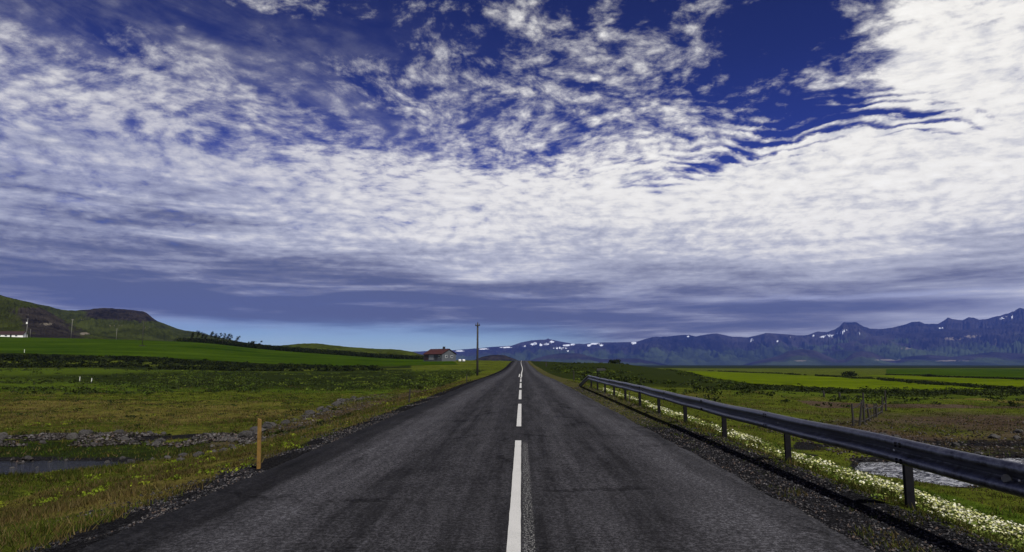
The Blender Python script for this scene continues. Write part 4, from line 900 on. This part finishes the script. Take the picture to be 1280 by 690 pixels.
# ------------------------------------------------------------------ grass
def blades(x, y, h, wd, col, g, lean=.45):
    n_ = len(x); z = ground(x, y) - .01; th = g.uniform(0, 2 * np.pi, n_); dxy = np.stack([np.cos(th), np.sin(th)], -1)
    ln = g.normal(0, lean, (n_, 2)) * h[:, None]; b0 = np.stack([x, y], -1) - dxy * wd[:, None]; b1 = np.stack([x, y], -1) + dxy * wd[:, None]
    V = np.zeros((n_, 3, 3)); V[:, 0, :2] = b0; V[:, 1, :2] = b1; V[:, 2, :2] = np.stack([x, y], -1) + ln; V[:, 0, 2] = z; V[:, 1, 2] = z; V[:, 2, 2] = z + h
    return V.reshape(-1, 3), np.repeat(col, 3, 0)
def grass_area(n, a0, a1, y0, y1, cond, g, hs=(.03, .115), name='grass', label='', dens_oct=True, zk=1.05):
    x, y = region(n, a0, a1, y0, y1, g); k = cond(x, y); x, y = x[k], y[k]
    zz1, zz2 = zones(x, y); pn = fbm(x / 1.1, y / 1.1, 4, 91); keep = g.uniform(size=len(x)) > zz1[:, 0] * zk + np.clip(-pn, 0, .5)
    x, y, zz1, zz2, pn = x[keep], y[keep], zz1[keep], zz2[keep], pn[keep]; m_ = len(x)
    tuft = 6; X = np.repeat(x, tuft) + g.normal(0, .035, m_ * tuft) * (1 + np.repeat(y, tuft) / 15); Yv = np.repeat(y, tuft) + g.normal(0, .035, m_ * tuft) * (1 + np.repeat(y, tuft) / 15)
    h = g.uniform(*hs, m_ * tuft) * np.repeat(.7 + 1.0 * np.clip(pn + .3, 0, 1), tuft); wd = (.0035 + .00042 * Yv) * g.uniform(.7, 1.3, m_ * tuft)
    green = np.array([(.04, .056, .008), (.062, .08, .010), (.03, .042, .007), (.08, .09, .013)]); dryc = np.array([(.11, .08, .026), (.08, .062, .02), (.14, .11, .045)]); lushc = np.array([(.055, .10, .008), (.04, .078, .007)])
    c = green[g.integers(0, 4, m_)]; sel = g.uniform(size=m_) < np.clip(zz1[:, 1] * .9 + .22, 0, 1); c[sel] = dryc[g.integers(0, 3, sel.sum())]
    sel = g.uniform(size=m_) < zz2[:, 1] * .8; c[sel] = lushc[g.integers(0, 2, sel.sum())]
    c = np.repeat(c * (.78 + .45 * fbm(x / 3, y / 3, 3, 95))[:, None], tuft, 0) * g.uniform(.7, 1.3, (m_ * tuft, 1))
    V, cc = blades(X, Yv, h, wd, c, g); return stuff(name, V, cc, 3, M['blade'], label, 'grass')
inw = lambda x, y: stream(x, y) > .15
grass_area(52000, -1.05, -.06, 4.6, 75, lambda x, y: (x < -4.0) & (((np.abs(x) < 9) | inw(x, y))), g, name='grass', label='rough grass on the left verge and meadow')
grass_area(22000, .05, 1.15, 4.6, 60, lambda x, y: (x > 4.08) & (((np.abs(x) < 9) | inw(x, y))), g, name='grass', label='green and olive grass behind the guard rail')
grass_area(16000, .04, .95, 4.6, 60, lambda x, y: (x > 3.15) & (x < 4.4) & (fbm(x * 2.4, y * .8, 3, 71) > .14 - .5 * sst(y, 8, 18)), g, (.02, .07), 'grass', 'thin low grass growing through the gravel in front of the guard rail', True, .35)
grass_area(30000, .05, 1.0, 4.2, 46, lambda x, y: (x > 4.02) & (x < 5.0) & (fbm(x * 1.6, y * 1.1, 3, 72) > -.42 + .5 * (x < 4.25)), g, (.03, .12), 'grass', 'fresh green grass between the rail posts and the cream flowers', True, .15)
# bright moss cushions on the left
x, y = region(520, -1.0, -.12, 11, 60, g); k = (x < -4.6) & inw(x, y) & (fbm(x / 4, y / 4, 3, 66) > .05); x, y = x[k], y[k]
V, c = leafcloud(x, y, ground(x, y) - .02, g.uniform(.06, .20, len(x)) * (1 + y / 30), g.uniform(.03, .08, len(x)) * (1 + y / 30), 26, .028, np.array([(.12, .16, .012), (.17, .20, .018), (.09, .12, .012)]), g)
stuff('moss_cushions', V, c, 4, M['leaf'], 'bright yellow green moss cushions dotted over the left bank and meadow', 'moss')
# white flower carpet behind the rail
def carpet(n, y0, y1, xc, sp):
    Yv = np.exp(g.uniform(math.log(y0), math.log(y1), n)); x = np.interp(Yv, [4, 8, 14, 25, 45], xc) + g.normal(0, sp, n) +   .26 * fbm(Yv / 2, Yv * 0, 3, 3); return x, Yv
x, y = carpet(14500, 4.8, 46, [4.95, 5.05, 5.1, 5.2, 5.4], .26); k = fbm(x * 1.6, y * .8, 4, 44) + g.normal(0, .12, len(x)) > .10; x, y = x[k], y[k]; n_ = len(x); z = ground(x, y) + g.uniform(.02, .10, n_)
s_ = g.uniform(.007, .014, n_) * (1 + y / 22); th = g.uniform(0, 6.28, n_); tl = g.normal(0, .35, (n_, 2))
V = np.zeros((n_, 4, 3))
for j in range(4): 
    ca, sa = np.cos(th + j * np.pi / 2) * s_, np.sin(th + j * np.pi / 2) * s_; V[:, j, 0] = x + ca; V[:, j, 1] = y + sa; V[:, j, 2] = z + ca * tl[:, 0] + sa * tl[:, 1]
cw = np.array([(.62, .60, .42), (.70, .70, .55), (.50, .50, .22), (.40, .42, .14)])[g.integers(0, 4, n_)]
stuff('white_flowers', V.reshape(-1, 3), np.repeat(cw, 4, 0), 4, M['petal'], 'carpet of small cream white flowers behind the guard rail', 'flowers')
x, y = carpet(3200, 4.8, 46, [4.95, 5.05, 5.1, 5.2, 5.4], .30)
V, c = leafcloud(x, y, ground(x, y) - .02, g.uniform(.05, .12, len(x)), g.uniform(.05, .10, len(x)), 14, .018, np.array([(.12, .16, .03), (.20, .22, .06), (.09, .13, .02)]), g)
stuff('flower_leaves', V, c, 4, M['leaf'], 'low yellow green foliage under the cream flowers behind the guard rail', 'foliage')

# ------------------------------------------------------------------ pebbles and stones
OCT = np.array([(1, 0, 0), (-1, 0, 0), (0, 1, 0), (0, -1, 0), (0, 0, 1), (0, 0, -1)], float); OF = np.array([(0, 2, 4), (2, 1, 4), (1, 3, 4), (3, 0, 4), (2, 0, 5), (1, 2, 5), (3, 1, 5), (0, 3, 5)])
def pebbles(name, x, y, s, label, g, light=.12, sink=.25, cat='gravel', base=(.015, .015, .017)):
    n_ = len(x); V = OCT[None] * (s[:, None] * g.uniform(.6, 1.3, (n_, 6)))[..., None] * np.stack([g.uniform(.8, 1.2, n_), g.uniform(.7, 1.1, n_), g.uniform(.45, .8, n_)], -1)[:, None, :]
    th = g.uniform(0, 6.28, n_); c_, s_ = np.cos(th)[:, None], np.sin(th)[:, None]; X = V[..., 0] * c_ - V[..., 1] * s_; Yq = V[..., 0] * s_ + V[..., 1] * c_; V[..., 0] = X; V[..., 1] = Yq
    V += g.normal(0, .12, V.shape) * s[:, None, None]; V[..., 0] += x[:, None]; V[..., 1] += y[:, None]; V[..., 2] += (ground(x, y) + s * sink)[:, None]
    F = (OF[None] + 6 * np.arange(n_)[:, None, None]).reshape(-1, 3); b = np.array(base)[None] * np.exp(g.normal(-.1, .6, n_))[:, None]; li = g.uniform(size=n_) < light; b[li] = np.array((.075, .070, .068)) * g.uniform(.6, 1.3, (li.sum(), 1)); wm = g.uniform(size=n_) < .06; b[wm] = np.array((.08, .06, .05)) * g.uniform(.6, 1.2, (wm.sum(), 1))
    return tag(link(name, raw_mesh(name, V.reshape(-1, 3), F, M['pebble'], {'col': np.repeat(b, 6, 0)})), label, cat, None, 'stuff')
Yv = np.exp(g.uniform(math.log(4.6), math.log(34), 20000)); x = -3.72 - np.abs(g.normal(0, .80, 20000)) + .2 * fbm(Yv, Yv * 0, 3, 1); k = fbm(x * 1.5, Yv * .8, 4, 33) > -.12 + .12 * (-x - 3.8); x, Yv = x[k], Yv[k]
pebbles('gravel', x, Yv, g.uniform(.006, .018, len(x)) * (1 + Yv / 30), 'dark gravel along the left edge of the asphalt', g)
Yv = np.exp(g.uniform(math.log(3.6), math.log(44), 30000)); x = g.uniform(3.02, 4.22, 30000); k = (fbm(x * 2, Yv * 1.3, 4, 34) > -.45) & (g.uniform(size=len(x)) > .75 * sst(Yv, 9, 22)); x, Yv = x[k], Yv[k]
pebbles('gravel', x, Yv, g.uniform(.005, .015, len(x)) * (1 + Yv / 30), 'dark gravel between the asphalt and the guard rail', g, .10)
# rubble too small to pick apart
def rubble(n, side):
    if side < 0: x = g.uniform(-24, -8.5, n * 4); y = g.uniform(19, 26.5, n * 4)
    else: x = g.uniform(9.5, 30, n * 4); y = g.uniform(17, 36, n * 4)
    s = stream(x, y); k = ((s > 1.6) & (s < 4.4) & (y > 19.5) if side < 0 else (s > -.1) & (s < 13) & (y > 19.2)) | (np.abs(s) < .28); p = g.uniform(size=len(x)) < (np.ones(len(x)) if side < 0 else np.exp(-np.clip(s, 0, 99) / 7)); k &= p & (fbm(x * .5, y * .9, 3, 47) > (-.05 if side < 0 else -.35))
    return x[k][:n], y[k][:n]
x, y = rubble(5200, -1); pebbles('rubble', x, y, g.uniform(.03, .085, len(x)), 'small rubble on the bank of the left stream', g, .25, .35, 'rubble', (.020, .018, .017))
x, y = rubble(5500, 1); pebbles('rubble', x, y, g.uniform(.02, .06, len(x)), 'small rubble on the far bank of the right stream', g, .22, .35, 'rubble', (.018, .014, .012))
Yv = g.uniform(22, 58, 1500); x = np.interp(Yv, [22, 30, 51, 70], [-9.3, -10.2, -12.2, -14]) + g.normal(0, .42, 1500) + 2.2 * g.uniform(0, 1, 1500) ** 2
pebbles('rubble', x, Yv, g.uniform(.02, .07, 1500), 'small rubble around the line of stones left of the road', g, .22, .3, 'rubble', (.030, .027, .024))
# stones one can pick out
stone_meshes = []
for q in range(9):
    b = bmesh.new(); bmesh.ops.create_icosphere(b, subdivisions=2 if q < 5 else 1, radius=1.0)
    sc = Vector((random.uniform(.8, 1.25), random.uniform(.65, 1.0), random.uniform(.45, .75)))
    for v in b.verts:
        d_ = 1 + .42 * mn.noise(v.co * 1.3 + Vector((q * 7, 0, 0))) + .16 * mn.noise(v.co * 3.4 + Vector((0, q * 5, 0))); v.co = Vector((v.co.x * sc.x, v.co.y * sc.y, v.co.z * sc.z)) * d_
    for _ in range(4):       # broken flat sides
        nrm = Vector((random.gauss(0, 1), random.gauss(0, 1), random.gauss(0, .7))).normalized()
        for v in b.verts:
            e_ = v.co.dot(nrm) - .62
            if e_ > 0: v.co -= nrm * e_
    me = bpy.data.meshes.new('stone'); b.to_mesh(me); b.free(); me.materials.append(M['stone']); stone_meshes.append(me)
ORD = ['leftmost', 'second', 'third', 'fourth', 'fifth', 'sixth', 'seventh', 'eighth', 'ninth', 'tenth', 'eleventh', 'twelfth', 'thirteenth', 'fourteenth', 'fifteenth', 'sixteenth', 'seventeenth', 'eighteenth', 'nineteenth', 'twentieth']
ORD += ['twenty-' + o_ for o_ in ['first'] + ORD[1:9]] + ['thirtieth'] + ['thirty-' + o_ for o_ in ['first'] + ORD[1:9]] + ['fortieth']
def stones(spots, what, group):
    spots.sort(key=lambda q: q[0] / q[1])                # from left to right as one sees them from the road
    for i, (x_, y_, s_) in enumerate(spots):
        o = link('stone', random.choice(stone_meshes)); o.location = (x_, y_, max(gz(x_, y_), WATER_Z - .02) + s_ * .16); o.scale = (s_, s_, s_); o.rotation_euler = (random.uniform(-.4, .4), random.uniform(-.4, .4), random.uniform(0, 6.3))
        size = 'large' if s_ > .22 else 'middling' if s_ > .15 else 'small'
        place = 'leftmost' if i == 0 else 'rightmost' if i == len(spots) - 1 else ORD[i] + ' from the left'
        tag(o, f'{size} stone, {place} {what}', 'stone', group)
def pick(n_, x0, x1, y0, y1, s0, s1, sizes):
    out_ = []
    while len(out_) < n_:
        x_ = random.uniform(x0, x1); y_ = random.uniform(y0, y1); s = float(stream(np.array([x_]), np.array([y_]))[0]); z_ = random.choice(sizes) * random.uniform(.8, 1.2)
        if s0 < s < s1 and all(math.hypot(x_ - a_, y_ - b_) > (z_ + c_) * .9 for a_, b_, c_ in out_): out_.append((x_, y_, z_))
    return out_
stones(pick(38, -20.5, -8.8, 20.5, 26, 1.7, 4.1, [.11, .14, .17, .23]), 'in the dark rubble bank across the left stream', 'stones in the left stream bank')
stones([(float(np.interp(Y_, [22, 30, 51, 70], [-9.3, -10.2, -12.2, -14])) + random.gauss(0, .32), Y_, random.choice([.12, .16, .19, .26]) * random.uniform(.8, 1.3)) for Y_ in np.linspace(24, 54, 38) + rng.uniform(-.3, .3, 38)],
       'in the rock line along the left verge', 'stones in the line running along the left verge')
stones(pick(24, -15, -9.6, 15.5, 22, -1.6, .4, [.07, .09, .11, .15]), 'in or at the edge of the left stream', 'stones along the left stream edge')
stones([(-9.3 + dx_, 18.6 + dx_ * .55 + random.gauss(0, .3), random.uniform(.10, .2)) for dx_ in np.linspace(-2, 2, 16)], 'in the brown heap at the left stream\'s tip', 'stones heaped at the tip of the left stream')
stones(pick(38, 10.5, 22, 19.5, 31, -.1, 6, [.11, .14, .18, .22]), 'on the stony far bank of the right stream', 'stones on the right stream bank')

# ------------------------------------------------------------------ air
hb = MB().box(-16000, 16000, -2500, 15800, -60, 1450).build('haze', None); tag(hb, kind='stuff')
hm = bpy.data.materials.new('haze_air'); hm.use_nodes = True; ht = hm.node_tree; ht.nodes.clear()
pv = ht.nodes.new('ShaderNodeVolumePrincipled'); oo = ht.nodes.new('ShaderNodeOutputMaterial'); ht.links.new(pv.outputs[0], oo.inputs['Volume'])
pv.inputs['Color'].default_value = (.13, .23, .84, 1); pv.inputs['Density'].default_value = 3.2e-5; pv.inputs['Anisotropy'].default_value = .0
hb.data.materials.append(hm)
